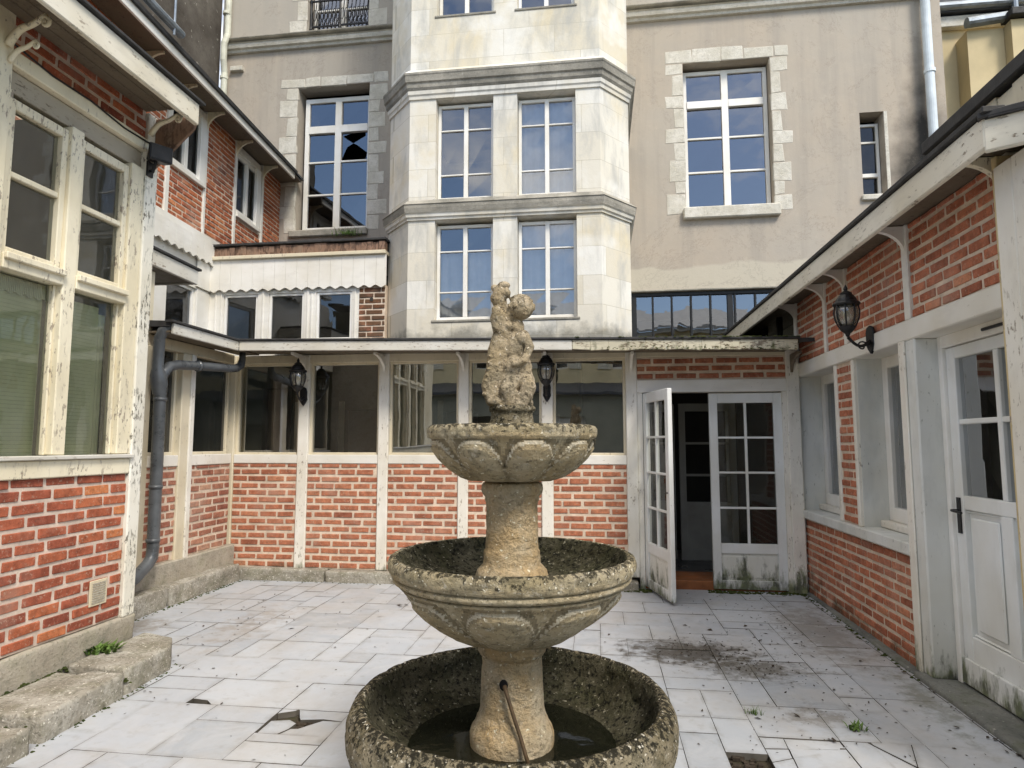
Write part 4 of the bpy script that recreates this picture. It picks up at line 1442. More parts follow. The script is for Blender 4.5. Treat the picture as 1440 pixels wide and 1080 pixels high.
# steel ribbon glazing above the gallery roof
f = MB()
f.box(FM, rib[0], rib[1], -.12, -.03, 3.715, 3.77)
f.box(FM, rib[0], rib[1], -.12, -.03, 3.06, 3.10)
us_ = [.56, .84, 1.12, 1.40, 1.68, 1.96, 2.03, 2.32, 2.60, 2.88, 3.16, 3.44]
for u in us_:
    w = .04 if u in (.56, 1.96) else .013
    f.box(FM, u - w, u + w, -.115, -.034, 3.10, 3.715)
ro = f.build('ribbon_window', 'steel', mh, bevel=.003)
p = MB()
for q in range(len(us_) - 1):
    d = random.uniform(-.006, .006)
    p.face([FM(us_[q], -.07 + d, 3.09), FM(us_[q + 1], -.07 - d, 3.09), FM(us_[q + 1], -.07, 3.72), FM(us_[q], -.07 + d, 3.72)])
p.build('pane', 'glass_sky', ro, recalc=False)
bx('lintel_band', 'cornice', mh, FM, .44, 3.6, .0, .025, 3.772, 3.80, .006)
# small vent terminal by the left pipe
vb = MB()
vb.box(FM, -6.08, -5.86, -.05, .07, 7.78, 7.86)
vb.build('vent_terminal', 'surround', mh, bevel=.006)

pp = MB()
pp.tube([(-6.13, 9.50, 11.7), (-6.13, 9.50, 8.4), (-6.13, 9.42, 8.2), (-6.13, 9.42, 7.9), (-6.14, 9.48, 7.7), (-6.16, 9.48, 5.5)], .052, 14)
for z in (8.75, 7.6, 6.4):
    pp.lathe((-6.145, 9.48, z), [(.0, 0), (.064, 0), (.064, .045), (0, .045)], 14)
tag(pp.build('downpipe', 'pipecream', smooth=False), 'cream rainwater pipe at the left end of the beige house, beside the dark wall', 'downpipe', 'rainwater pipes')
pp = MB()
pp.tube([(4.80, 9.48, 11.7), (4.80, 9.48, 7.2), (4.81, 9.48, 3.2)], .062, 16)
for z in (9.5, 6.83, 5.1):
    pp.lathe((4.805, 9.48, z), [(.0, 0), (.075, 0), (.075, .05), (0, .05)], 16)
tag(pp.build('downpipe', 'pipelight', smooth=False), 'pale bluish rainwater pipe at the right end of the beige house', 'downpipe', 'rainwater pipes')

# ================================================================== STAIR TOWER
FT = BACK(7.3)
tw = thing('stair_tower', 'octagonal pale limestone stair tower with paired windows and two moulded cornices', 'tower', (-1.08, 7.3, 2.5))
TC = [(-1.915, -1.205), (-.915, -.215)]
TR = [(2.965, 4.185), (4.445, 5.715), (6.80, 8.10)]
holes = [(a, b_, z0, z1) for a, b_ in TC for z0, z1 in TR]
b = wall_holes(FT, -2.245, .07, 2.50, 11.6, holes, .28)


def strip(b, p, q, z0, z1, th=.28):
    d = Vector((q[0] - p[0], q[1] - p[1])).normalized()
    nn = Vector((-d.y, d.x)) * th
    b.face([(p[0], p[1], z0), (q[0], q[1], z0), (q[0], q[1], z1), (p[0], p[1], z1)])
    b.face([(p[0] + nn.x, p[1] + nn.y, z0), (p[0] + nn.x, p[1] + nn.y, z1), (q[0] + nn.x, q[1] + nn.y, z1), (q[0] + nn.x, q[1] + nn.y, z0)])


strip(b, (-2.63, 7.72), (-2.245, 7.3), 2.5, 11.6)
strip(b, (.07, 7.3), (.42, 7.72), 2.5, 11.6)
strip(b, (-2.63, 9.62), (-2.63, 7.72), 2.5, 11.6)
strip(b, (.42, 7.72), (.42, 9.62), 2.5, 11.6)
b.face([(-2.63, 9.6, 11.6), (-2.63, 7.72, 11.6), (-2.245, 7.3, 11.6), (.07, 7.3, 11.6), (.42, 7.72, 11.6), (.42, 9.6, 11.6)])
weld(b.build('wall', 'tower', tw, recalc=False))
PATH = [(-2.63, 9.6), (-2.63, 7.72), (-2.245, 7.3), (.07, 7.3), (.42, 7.72), (.42, 9.6)]
c1 = [(0, 4.19), (.02, 4.19), (.022, 4.215), (.04, 4.225), (.045, 4.26), (.062, 4.275), (.072, 4.325), (.072, 4.365), (.082, 4.372), (.012, 4.44), (0, 4.44)]
c2 = [(0, 5.72), (.018, 5.72), (.022, 5.76), (.036, 5.775), (.04, 5.82), (.06, 5.85), (.066, 5.90), (.084, 5.915), (.092, 5.985), (.10, 6.00), (.10, 6.025), (.015, 6.10), (0, 6.10)]
for pr_ in (c1, c2):
    o = sweep(PATH, pr_)
    q_ = len(pr_)
    o.mi = [1 if i < 5 * q_ and i % q_ in ((4, 5, 6, 7, 8, 9) if pr_ is c2 else (5, 6, 7, 8, 9)) else 0 for i in range(len(o.f))]
    co = o.build('cornice', ['tower', 'cornice'], tw)
# carved curtains and joinery
for ri, (z0, z1) in enumerate(TR):
    for ci, (a, b_) in enumerate(TC):
        zt = z1 - (.035 if ri < 2 else .03)
        rows = ((.62, 1.08, .66) if ri == 0 else (.52, 1.02, .52)) if ri < 2 else (1, 1)
        wd = window(tw, FT, a + .004, b_ - .004, z0 + .004, zt, -.10, 'glass_tower', 2, rows, .038, .018, .052, .05)
        bx('sill', 'cornice', wd, FT, a - .03, b_ + .03, -.06, .012, z0 - .03, z0 + .001, .006)
        if ri == 0 or (ri == 1 and ci == 1):
            cu = MB()
            nn = 46
            for q in range(nn):
                u, u2 = a + (b_ - a) * q / nn, a + (b_ - a) * (q + 1) / nn
                w_ = lambda t: -.185 - .010 * math.sin(t * 55) - .008 * math.sin(t * 23)
                zt2 = z1 - .36 if ci == 0 else z1
                cu.face([FT(u, w_(u), z0), FT(u2, w_(u2), z0), FT(u2, w_(u2), zt2), FT(u, w_(u), zt2)])
            cu.build('curtain', 'curtain', wd, smooth=True)
fl = MB()
fl.box(FT, -2.3, .1, -2.2, -.3, 4.30, 4.40)
fl.box(FT, -2.3, .1, -2.2, -.3, 2.6, 2.7)
fl.box(FT, -2.3, .1, -2.2, -.3, 5.9, 6.0)
fl.build('inner_floor', 'dark', tw)

# ================================================================== NEIGHBOURS
nd = thing('party_wall_house', 'dark soot stained windowless house wall rising at the top left', 'house', (-6.3, 7, 0))
bx('wall', 'darkwall', nd, WEST(-6.3), 6.5, 9.58, -3.0, 0, .0, 11.5, 0)
bx('roof', 'slate', nd, WEST(-6.3), 6.4, 9.7, -3.1, .1, 11.5, 11.7, 0)
FN = BACK(12.0)
ny = thing('yellow_house', 'yellow rendered house with zinc gutters behind the top right corner', 'house', (7, 12, 0))
bx('wall', 'yellow', ny, FN, 5.07, 11.0, -3, 0, .0, 9.15, 0)
bx('wall', 'yellow', ny, FN, 7.15, 11.0, .0, .55, .0, 8.80, 0)
bx('wall', 'yellow', ny, FN, 6.55, 7.145, .0, .35, .0, 8.78, 0)
bx('cornice', 'surround', ny, FN, 5.07, 11.0, .002, .14, 9.02, 9.22, .01)
bx('roof', 'slate', ny, FN, 5.07, 11.0, -3, .2, 9.26, 9.55, 0)
gt = MB()
gt.tube([FN(5.1, .22, 9.36), FN(11, .22, 9.33)], .075, 12)
gt.tube([FN(7.42, .25, 9.34), FN(7.42, .25, 8.9)], .055, 10)
gt.build('gutter', 'zinc', ny)
gt = MB()
gt.tube([FN(6.5, .45, 8.86), FN(7.15, .45, 8.92)], .09, 12)
gt.build('gutter', 'zinc', ny)
bx('lower_roof', 'zincdark', ny, FN, 7.1, 11.0, .35, .68, 8.82, 8.95, .01)

oh = thing('opposite_house', 'sunlit ochre house with cream shutters facing the court, mirrored in the gallery windows', 'house', (0, -8, 0))
FO = Fr((0, -8.0), (1, 0), (0, 1))
ops = [(u, u + .9, 4.0, 5.5) for u in (-6.6, -4.2, -1.8, .6, 3.0, 5.4)]
b = wall_holes(FO, -9, 9, .0, 6.3, ops, .3)
weld(b.build('wall', 'facade_opp', oh))
for (a, b_, z0, z1) in ops:
    wdo = window(oh, FO, a, b_, z0, z1, -.15, 'glass_dark', 2, (1, 1, 1), .05)
    for (s0, s1) in ((a - .46, a - .02), (b_ + .02, b_ + .46)):
        sh = MB()
        sh.box(FO, s0, s1, .01, .045, z0 - .02, z1 + .02)
        for q in range(22):
            zz = z0 + .06 + q * (z1 - z0 - .1) / 22
            sh.box(FO, s0 + .05, s1 - .05, .045, .055, zz, zz + .05)
        sh.build('shutter', 'shutter', wdo)
bx('cornice', 'surround', oh, FO, -9, 9, .0, .25, 6.1, 6.3, .01)
rf = MB()
rf.hexa([FO(-9, .35, 6.3), FO(9, .35, 6.3), FO(9, -5, 8.0), FO(-9, -5, 8.0), FO(-9, .35, 6.4), FO(9, .35, 6.4), FO(9, -5, 8.15), FO(-9, -5, 8.15)])
rf.build('roof', 'zinc_opp', oh)
bx('shell', 'dark', oh, FO, -9, 9, -5, -.4, .0, 6.2, 0)
FO2 = Fr((0, -6.6), (1, 0), (0, 1))
b = wall_holes(FO2, -6, 6, .0, 3.0, [(-4.2, -3.0, .9, 2.3), (-1.6, -.3, .0, 2.3), (1.2, 3.4, .0, 2.2)], .25)
weld(b.build('lean_to_wall', 'opp_grey', oh))
rf = MB()
rf.hexa([FO2(-6.1, .25, 3.0), FO2(6.1, .25, 3.0), FO2(6.1, -1.4, 3.4), FO2(-6.1, -1.4, 3.4), FO2(-6.1, .25, 3.08), FO2(6.1, .25, 3.08), FO2(6.1, -1.4, 3.5), FO2(-6.1, -1.4, 3.5)])
rf.build('lean_to_roof', 'slate', oh)
bx('lean_to_door', 'frame', oh, FO2, -1.6, -.3, -.2, -.15, .0, 2.3, 0)
bx('lean_to_shell', 'dark', oh, FO2, -6, 6, -1.3, -.6, .0, 2.9, 0)

# ================================================================== RIGHT WING
FR = EAST(2.1)
rw = thing('annex_building', 'right hand brick and timber annex with white panelled door and deep window recesses', 'annex', (2.1, 5.2, 0))
BS = ['mortar_side', 'brick_side']
RB = dict(bl=.185, bh=.0505, pitch=.0745, gap=.0235)
brick_panel(rw, FR, 4.68, 7.0, .0, .755, BS, **RB)
bx('sill_beam', 'pillar', rw, FR, 4.68, 7.02, -.3, .045, .757, .84, .008, .003)
brick_panel(rw, FR, 5.60, 5.93, .84, 2.2, BS, **RB)
for (a, b_) in ((5.545, 5.60), (5.93, 5.99)):
    bx('post', 'white', rw, FR, a, b_, -.205, .018, .842, 2.2, .006)
bx('corner_post', 'pillar', rw, FR, 6.985, 7.06, -.205, .02, .0, 2.55, .006)
bx('pillar', 'pillar', rw, FR, 4.49, 4.68, -.25, .03, .03, 2.2, .010, .003)
bx('pillar_edge', 'white', rw, FR, 4.60, 4.684, .031, .045, .03, 2.2, .005)
bx('beam', 'whiteplain', rw, FR, 3.44, 7.05, -.22, .032, 2.2, 2.335, .008, .003)
ps = [(3.44, 3.56), (4.53, 4.61), (5.62, 5.69), (6.12, 6.18), (6.98, 7.06)]
for (a, b_) in ps:
    bx('post', 'whiteplain', rw, FR, a, b_, -.12, .024, 2.335, 2.985, .006, .002)
for q in range(4):
    brick_panel(rw, FR, ps[q][1], ps[q + 1][0], 2.335, 2.98, BS, **RB)
bx('recess_lining', 'pillar', rw, FR, 4.68, 5.545, -.3, -.206, 2.19, 2.2, 0)
for (a, b_) in ((4.69, 5.54), (5.99, 6.985)):
    FRx = EAST(2.3)
    bx('recess_wall', 'pillar', rw, FRx, a - .05, a, -.02, .19, .84, 2.2, 0)
    bx('recess_wall', 'pillar', rw, FRx, b_, b_ + .05, -.02, .19, .84, 2.2, 0) if a < 5 else None
    wd = window(rw, FRx, a, b_, .90, 2.2, .0, 'glass_side', 1, (1,), .09, depth=.06, frame='frame')
    bx('sill', 'white', wd, FRx, a, b_, -.05, .07, .845, .898, .006)
    iw = MB()
    iw.face([FRx(a, -.30, .85), FRx(b_, -.30, .85), FRx(b_, -.30, 2.2), FRx(a, -.30, 2.2)])
    iw.build('blind', 'dark', wd)  # dark sheet standing for the unlit room behind the glass, no real blind
# panelled door
FDr = EAST(2.24)
DU0, DU1 = 3.42, 4.44
jf = MB()
jf.box(FDr, DU1, DU1 + .048, -.05, .03, .03, 2.2)
jf.box(FDr, DU0 - .05, DU0, -.05, .03, .03, 2.2)
jf.box(FDr, DU0, DU1, -.05, .028, 2.12, 2.2)
jf.build('door_frame', 'frame', rw, bevel=.005)
vt = MB()
vt.box(FDr, 3.75, 3.98, .028, .042, 2.150, 2.168)
vt.build('door_closer_slot', 'iron', rw, bevel=.004)
f = MB()
zb, zm, zt = .035, 1.13, 2.115
f.box(FDr, DU1 - .10, DU1 - .004, -.045, .008, zb, zt)
f.box(FDr, DU0 + .004, DU0 + .10, -.045, .008, zb, zt)
f.box(FDr, DU0 + .10, DU1 - .10, -.045, .006, zt - .075, zt)
f.box(FDr, DU0 + .10, DU1 - .10, -.045, .006, zm - .03, zm + .055)
f.box(FDr, DU0 + .10, DU1 - .10, -.045, .006, zb, .34)
f.box(FDr, DU0 + .004, DU1 - .004, .008, .028, zb + .01, .20)
uc = (DU0 + DU1) / 2
f.box(FDr, uc - .022, uc + .022, -.04, .004, zm + .055, zt - .075)
f.box(FDr, uc - .05, uc + .05, -.04, .004, .34, zm - .03)
zc = 1.64
f.box(FDr, DU0 + .10, uc - .022, -.04, .002, zc - .016, zc + .016)
f.box(FDr, uc + .022, DU1 - .10, -.04, .002, zc - .016, zc + .016)
dd = f.build('door', 'door', rw, bevel=.005)
pn = MB()
for (a, b_) in ((DU0 + .10, uc - .05), (uc + .05, DU1 - .10)):
    pn.box(FDr, a, b_, -.04, -.022, .34, zm - .03)
    pn.box(FDr, a + .045, b_ - .045, -.022, -.006, .385, zm - .075)
    pn.box(FDr, a + .002, b_ - .002, -.021, -.004, .342, .358)
    pn.box(FDr, a + .002, b_ - .002, -.021, -.004, zm - .048, zm - .032)
pn.build('lower_panel', 'door', dd, bevel=.008)
gl = MB()
for (a, b_) in ((DU0 + .095, uc - .018), (uc + .018, DU1 - .095)):
    for (z0, z1) in ((zm + .05, zc - .012), (zc + .012, zt - .07)):
        d = random.uniform(-.002, .002)
        gl.face([FDr(a, -.02 + d, z0), FDr(b_, -.02 - d, z0), FDr(b_, -.02, z1), FDr(a, -.02, z1)])
gl.build('pane', 'glass_side', dd, recalc=False)
hd = MB()
hd.box(FDr, DU1 - .075, DU1 - .035, .008, .016, .95, 1.17)
hd.tube([FDr(DU1 - .055, .012, 1.09), FDr(DU1 - .055, .055, 1.09), FDr(DU1 - .17, .06, 1.085)], .009, 8)
hd.build('handle', 'iron', dd, bevel=.002)
# boarded corner pilaster at the right edge
pl = MB()
for q in range(5):
    pl.box(FR, 2.70 + q * .14, 2.70 + (q + 1) * .14 - .004, -.4, .115 + random.uniform(-.002, .002), .02, 2.88)
pl.build('pilaster', 'white', rw, bevel=.005)
bx('pilaster_post', 'ochre', rw, FR, 3.40, 3.438, .0, .10, .03, 2.95, .006)
# eaves
FRE = EAST(1.80)
bx('fascia', 'fascia', rw, FRE, 3.127, 9.3, -.035, 0, 2.875, 3.027, .006, .002)
FD2 = Fr((1.80, 3.127), (.86, -.5), (-.5, -.86))
bx('fascia', 'fascia', rw, FD2, .0, 1.6, -.035, 0, 2.857, 3.010, .006, .002)
bx('roof_edge', 'zincdark', rw, FRE, 3.09, 9.35, -.08, .02, 3.030, 3.060, .004)
bx('roof_edge', 'zincdark', rw, FD2, -.02, 1.6, -.08, .02, 3.013, 3.043, .004)
so = MB()
so.prism([(1.83, 3.15, 2.985), (1.83, 9.3, 2.985), (2.3, 9.3, 2.985), (2.9, 2.6, 2.985)], (0, 0, .02))
so.build('soffit', 'soffit', rw)  # the dark board colour also stands for the shadow under these eaves
rf = MB()
rf.prism([(1.81, 3.1, 3.008), (1.81, 9.3, 3.008), (4.7, 9.3, 3.008), (4.7, 2.2, 3.008), (3.4, 2.2, 3.008)], (0, 0, .03))
rf.build('roof', 'zincdark', rw)
for u, m_ in ((3.50, 'cream'), (4.57, 'whiteplain'), (5.655, 'whiteplain'), (6.15, 'whiteplain'), (7.02, 'whiteplain')):
    bracket(rw, FR, u, .024, .22, 2.79, 2.95, .036, m_)
# upstand with its own dark verge above the eaves
up_ = MB()
for q in range(24):
    u = .9 + q * .147
    up_.box(EAST(2.2), u, u + .146, -.08, random.uniform(-.008, .012), 3.05, 3.40 + random.uniform(-.01, .01))
up_.build('upstand', 'ivory', rw, bevel=.004)
bx('verge', 'zincdark', rw, EAST(2.2), .9, 4.43, -.5, .04, 3.415, 3.50, .008)
bx('gutter_hopper', 'zinc', rw, EAST(2.08), 3.1, 3.28, -.09, .0, 3.12, 3.20, .01)
# dark glazing under the far eaves
f = MB()
for u in (7.08, 7.75, 8.4, 9.1):
    f.box(FR, u, u + .04, -.06, 0, 2.53, 3.02)
f.box(FR, 7.12, 9.3, -.06, .004, 2.50, 2.53)
fo = f.build('side_glazing', 'steel', rw)
p = MB()
p.face([FR(7.08, -.03, 2.5), FR(9.3, -.03, 2.5), FR(9.3, -.03, 3.04), FR(7.08, -.03, 3.04)])
p.build('pane', 'glass_side', fo, recalc=False)
rm = MB()
rm.box(FR, 2.6, 7.0, -2.6, -2.5, .0, 3.05)
rm.box(FR, 6.95, 7.05, -2.5, -.21, .0, 3.05)
rm.box(FR, 3.30, 3.40, -2.5, -.4, .0, 3.05)
rm.build('inner_wall', 'inner', rw)
bx('floor', 'tile_in', rw, FR, 3.4, 6.95, -2.5, -.25, -.02, .02, 0)

# ================================================================== SMALL FITTINGS
pp = MB()
pc = [(-3.90, 5.44, 2.60), (-3.94, 5.40, 2.585), (-3.985, 5.385, 2.55), (-4.02, 5.385, 2.48), (-4.025, 5.39, 2.20), (-4.025, 5.40, 2.14), (-4.02, 5.415, 2.05), (-4.015, 5.42, 1.97), (-4.01, 5.42, 1.955), (-4.01, 5.43, .56), (-4.01, 5.42, .48), (-4.01, 5.37, .43), (-4.0, 5.2, .34), (-3.99, 4.9, .25)]
rd = [.05, .05, .05, .05, .05, .07, .072, .06, .053, .053, .053, .053, .053, .053]
pp.tube(pc, rd, 18)
pp.tube([(-4.02, 5.42, 2.06), (-4.015, 5.46, 2.16), (-4.01, 5.53, 2.235), (-4.0, 5.64, 2.262), (-3.99, 5.9, 2.285), (-3.98, 6.5, 2.33), (-3.97, 6.60, 2.345), (-3.965, 6.67, 2.385), (-3.96, 6.685, 2.45), (-3.96, 6.69, 2.53)], [.045, .048, .048, .048, .045, .045, .045, .043, .036, .034], 16)
for z in (1.90, 1.10, .62):
    pp.lathe((-4.01, 5.425, z), [(0, 0), (.060, 0), (.060, .03), (0, .03)], 16)
for y, z in ((5.92, 2.286),):
    pp.tube([(-3.99, y, z), (-3.989, y + .03, z + .002)], .055, 16)
o = pp.build('downpipe', 'pvc', smooth=True)
tag(o, 'dark grey plastic rainwater pipe with side branch at the left gallery corner', 'downpipe', 'rainwater pipes')


def lantern(loc, wall_off, label, yaw):
    """loc: foot of the lamp body; wall_off: vector from lamp to backplate"""
    t = thing('wall_lantern', label, 'lantern', loc, 'black wall lanterns')
    c = Vector(loc)
    w = Vector(wall_off)
    d = w.normalized()
    s = Vector((-d.y, d.x, 0)).normalized()
    b = MB()      # cage: bottom cup, ribs, cap, finial
    b.lathe(c, [(0, -.03), (.012, -.025), (.018, -.005), (.045, .02), (.058, .04), (.062, .05), (.05, .055)], 16)
    for q in range(8):
        a = q * math.pi / 4 + yaw
        b.tube([c + Vector((.058 * math.cos(a), .058 * math.sin(a), .05)), c + Vector((.082 * math.cos(a), .082 * math.sin(a), .11)), c + Vector((.088 * math.cos(a), .088 * math.sin(a), .16)), c + Vector((.078 * math.cos(a), .078 * math.sin(a), .215))], .0055, 6)
    b.lathe(c, [(.06, .205), (.092, .21), (.098, .222), (.092, .232), (.078, .24), (.070, .262), (.052, .288), (.040, .296), (.044, .304), (.028, .316), (.012, .326), (.016, .340), (.010, .356), (.0, .375)], 16)
    b.build('cage', 'iron', t, smooth=False)
    gb = MB()
    gb.lathe(c, [(.03, .05), (.055, .06), (.076, .11), (.081, .16), (.070, .21), (.03, .215)], 16)
    gb.build('glass_globe', 'lampglass', t, smooth=True)
    bl = MB()
    bl.lathe(c, [(.0, .05), (.014, .055), (.014, .09), (.026, .12), (.026, .145), (.014, .17), (0, .178)], 12)
    bl.build('bulb', 'frame', t, smooth=True)
    a_ = MB()
    p0 = c + w + Vector((0, 0, 0))
    pts = []
    for q in range(9):
        tt = q / 8
        pts.append(c + Vector((0, 0, -.03)) + w * tt + Vector((0, 0, -.055 * math.sin(tt * math.pi) - (w.z * 0) * tt)))
    a_.tube(pts, [.012, .011, .011, .011, .011, .012, .013, .015, .016], 8)
    cv = c + w * .62 + Vector((0, 0, -.085))
    a_.tube([cv + d * (.055 * math.cos(q * .5) * (1 - q / 16)) + Vector((0, 0, .045 * math.sin(q * .5) * (1 - q / 16))) for q in range(14)], .006, 6)
    a_.build('arm', 'iron', t)
    bp = MB()
    o_ = c + w
    ol = [(.0, .085), (.030, .07), (.042, .03), (.040, -.03), (.045, -.06), (.026, -.10), (.0, -.135), (-.026, -.10), (-.045, -.06), (-.040, -.03), (-.042, .03), (-.030, .07)]
    bp.prism([o_ + s * x + Vector((0, 0, z)) - d * .012 for x, z in ol], d * .026)
    bp.build('backplate', 'iron', t, bevel=.005)
    return t


lantern((-3.30, 6.70, 2.09), (-.03, .215, -.02), 'black wall lantern on the gallery post left of the fountain', .2)
lantern((-.535, 6.70, 2.12), (-.008, .215, -.03), 'black wall lantern right behind the fountain statue', .1)
lantern((1.875, 5.06, 2.335), (.185, .06, -.02), 'black wall lantern over the window recess on the right hand brick wall', .35)

fd = thing('floodlight', 'small black floodlight under the left porch eaves beside the scroll bracket', 'floodlight', (-3.2, 4.12, 3.62))
b = MB()
q0 = Fr((-3.185, 4.155), (.55, .83), (.83, -.55))
b.hexa([q0(-.065, -.06, 3.58), q0(.065, -.06, 3.58), q0(.085, .05, 3.56), q0(-.085, .05, 3.56), q0(-.05, -.06, 3.68), q0(.05, -.06, 3.68), q0(.085, .05, 3.69), q0(-.085, .05, 3.69)])
b.build('housing', 'iron', fd, bevel=.01)
b = MB()
b.box(q0, -.07, .07, .051, .056, 3.575, 3.675)
b.build('lens', 'zincdark', fd)
b = MB()
b.tube([(-3.272, 4.17, 3.52), (-3.23, 4.16, 3.50), (-3.2, 4.15, 3.57)], .012, 8)
b.box(FP, 4.14, 4.20, .031, .045, 3.47, 3.58)
b.build('mount', 'iron', fd)

# ================================================================== FOUNTAIN
AX, AY = -.352, 2.63
fo_ = thing('fountain', 'weathered three tier stone fountain with scalloped bowls and a putto on top', 'fountain', (AX, AY, 0))
C0 = (AX, AY, 0)


def fine(prof, step=.012):
    """resample a profile so lumps can be cut into it"""
    out = []
    for i in range(len(prof) - 1):
        a, c = prof[i], prof[i + 1]
        n = max(1, int(math.hypot(c[0] - a[0], c[1] - a[1]) / step))
        for k in range(n):
            t = k / n
            out.append((a[0] + (c[0] - a[0]) * t, a[1] + (c[1] - a[1]) * t) + ((a[2],) if len(a) > 2 else ()))
    out.append(prof[-1])
    return out


def rough_fn(amp, f1, seed, extra=None, pits=0.0, zrim=9, rimk=4):
    def fn(r, z, a):
        if extra:
            r, z = extra(r, z, a)
        p = Vector((r * math.cos(a), r * math.sin(a), z)) + Vector((seed, seed * .7, 0))
        n = noise.noise(p * f1) * .6 + noise.noise(p * f1 * 2.7) * .4
        pit = min(0, noise.noise(p * 34 + Vector((9, 0, 0))) + .12) * pits * (rimk if z > zrim else 1)
        if r > .01:
            r = r + (n * amp + pit)
        return r, z + n * amp * .4
    return fn


def petals(n, z0, z1, amp, ph=0.0, power=.55):
    """arched shallow panels round a bowl, with a raised border between z0 (foot) and z1 (crown of the arch)"""
    def ex(r, z, a):
        if r < .03 or z < z0 - .02 or z > z1 + .02:
            return r, z
        s = ((a + ph) * n / (2 * math.pi)) % 1 * 2 - 1
        arch = z0 + (z1 - z0) * max(0, 1 - abs(s) ** 2.6) ** power
        d = arch - z
        k = max(0, min(1, d / .022))
        k = k * k * (3 - 2 * k)
        edge = math.exp(-(d / .011) ** 2)
        bulge = max(0, 1 - abs(s) ** 2)
        return r + amp * (k * bulge * .8 - .35) + amp * .40 * edge, z
    return ex


def arch_shading(n, z0, z1, ph, power=.55):
    """dirt that has settled in the hollows outside each raised arch"""
    def tf(z, a):
        s = ((a + ph) * n / (2 * math.pi)) % 1 * 2 - 1
        d = z0 + (z1 - z0) * max(0, 1 - abs(s) ** 2.6) ** power - z
        if z > z1 + .012 or z < z0 - .01:
            return .5
        return 1.0 if abs(d) < .0075 else (.08 if -.055 < d < 0 else (.22 if .0075 < d < .020 else .5))  # painted relief: pale arch border, shaded hollows on both sides of it
    return tf


# lower basin
low = [(.28, .0), (.30, .03), (.27, .06), (.255, .10), (.30, .135), (.42, .165), (.52, .205), (.585, .265), (.622, .33), (.640, .385), (.643, .43), (.636, .468), (.622, .500), (.604, .518), (.588, .523),
       (.574, .515, 1), (.562, .490, 1), (.545, .43, 1), (.49, .37, 1), (.38, .315, 1), (.25, .290, 1), (.0, .285, 1)]
b = MB()
b.lathe(C0, fine([q if len(q) > 2 else (*q, 0) for q in low], .014), 176, rough_fn(.0045, 11, 1, pits=.022))
mats = ['fountdark', 'fountin']
b.build('lower_basin', mats, fo_, smooth=True)
wt = MB()
wt.lathe(C0, [(.10, .330), (.418, .330)], 48)
mw = N('dark_standing_water')
tr = mw.t.nodes.new("ShaderNodeBsdfTransparent")
tr.inputs[0].default_value = (.35, .33, .22, 1)
mx = mw.t.nodes.new("ShaderNodeMixShader")
mw.p.inputs["Base Color"].default_value = (.012, .013, .008, 1)
mw.p.inputs["Roughness"].default_value = .04
mw.lk(mw.bump(mw.noise(14, 2), .12, .004), mw.p.inputs["Normal"])
mx.inputs[0].default_value = .72
mw.t.links.new(tr.outputs[0], mx.inputs[1])
mw.t.links.new(mw.p.outputs[0], mx.inputs[2])
mw.t.links.new(mx.outputs[0], mw.out.inputs[0])
wt.build('water', mw.m, fo_)
# lower column
col2 = [(.155, .27), (.162, .30), (.166, .335), (.166, .370), (.160, .392), (.148, .410), (.143, .425), (.134, .440), (.1275, .465), (.123, .56), (.119, .645), (.121, .668), (.128, .672), (.136, .684), (.140, .700), (.140, .712), (.135, .722), (.13, .73)]
b = MB()
b.lathe(C0, fine(col2, .010), 72, rough_fn(.0035, 14, 2, pits=.006))
b.build('lower_column', 'fountcol', fo_, smooth=True)
# middle bowl
mid = [(.120, .718), (.143, .722), (.19, .737), (.245, .762), (.31, .803), (.365, .845), (.405, .885), (.430, .918), (.434, .930), (.450, .933), (.457, .943), (.455, .954), (.446, .958), (.462, .963), (.476, .972), (.478, .984), (.468, .990), (.484, .997), (.496, 1.018, 2), (.497, 1.038, 2), (.491, 1.054, 2), (.478, 1.062, 2),
       (.464, 1.060, 1), (.454, 1.045, 1), (.43, 1.005, 1), (.36, .965, 1), (.26, .94, 1), (.1, .93, 1)]
b = MB()
b.lathe(C0, fine([q if len(q) > 2 else (*q, 0) for q in mid], .008), 288, rough_fn(.0022, 15, 3, petals(8, .735, .925, .040, .38), .006, 1.0), tfn=arch_shading(8, .735, .925, .38))
b.build('middle_bowl', ['fount', 'fountin', 'fountrim'], fo_, smooth=True)
# upper column
col1 = [(.150, .93), (.147, .975), (.142, .995), (.130, 1.008), (.117, 1.020), (.1145, 1.045), (.1145, 1.072), (.1085, 1.080), (.1065, 1.11), (.105, 1.25), (.108, 1.268), (.112, 1.274), (.111, 1.288), (.116, 1.294), (.124, 1.305), (.127, 1.320), (.126, 1.335), (.120, 1.345), (.10, 1.350)]
b = MB()
b.lathe(C0, fine(col1, .010), 72, rough_fn(.003, 14, 4, pits=.006))
b.build('upper_column', 'fountcol', fo_, smooth=True)
# upper bowl
upb = [(.09, 1.352), (.165, 1.356), (.20, 1.368), (.25, 1.400), (.295, 1.442), (.325, 1.485), (.338, 1.508), (.343, 1.514), (.346, 1.528), (.350, 1.545, 2), (.350, 1.562, 2), (.342, 1.573, 2), (.328, 1.578, 2),
       (.31, 1.572, 1), (.295, 1.545, 1), (.25, 1.525, 1), (.1, 1.515, 1)]
b = MB()
b.lathe(C0, fine([q if len(q) > 2 else (*q, 0) for q in upb], .007), 260, rough_fn(.0024, 17, 5, petals(9, 1.365, 1.505, .042, .15), .008, 1.53, 3), tfn=arch_shading(9, 1.365, 1.505, .15))
b.build('upper_bowl', ['fount', 'fountin', 'fountrim'], fo_, smooth=True)
ped = [(.10, 1.51), (.094, 1.55), (.093, 1.588), (.089, 1.60), (.086, 1.622), (.088, 1.632), (.096, 1.638), (.097, 1.650), (.092, 1.658), (.0, 1.662)]
b = MB()
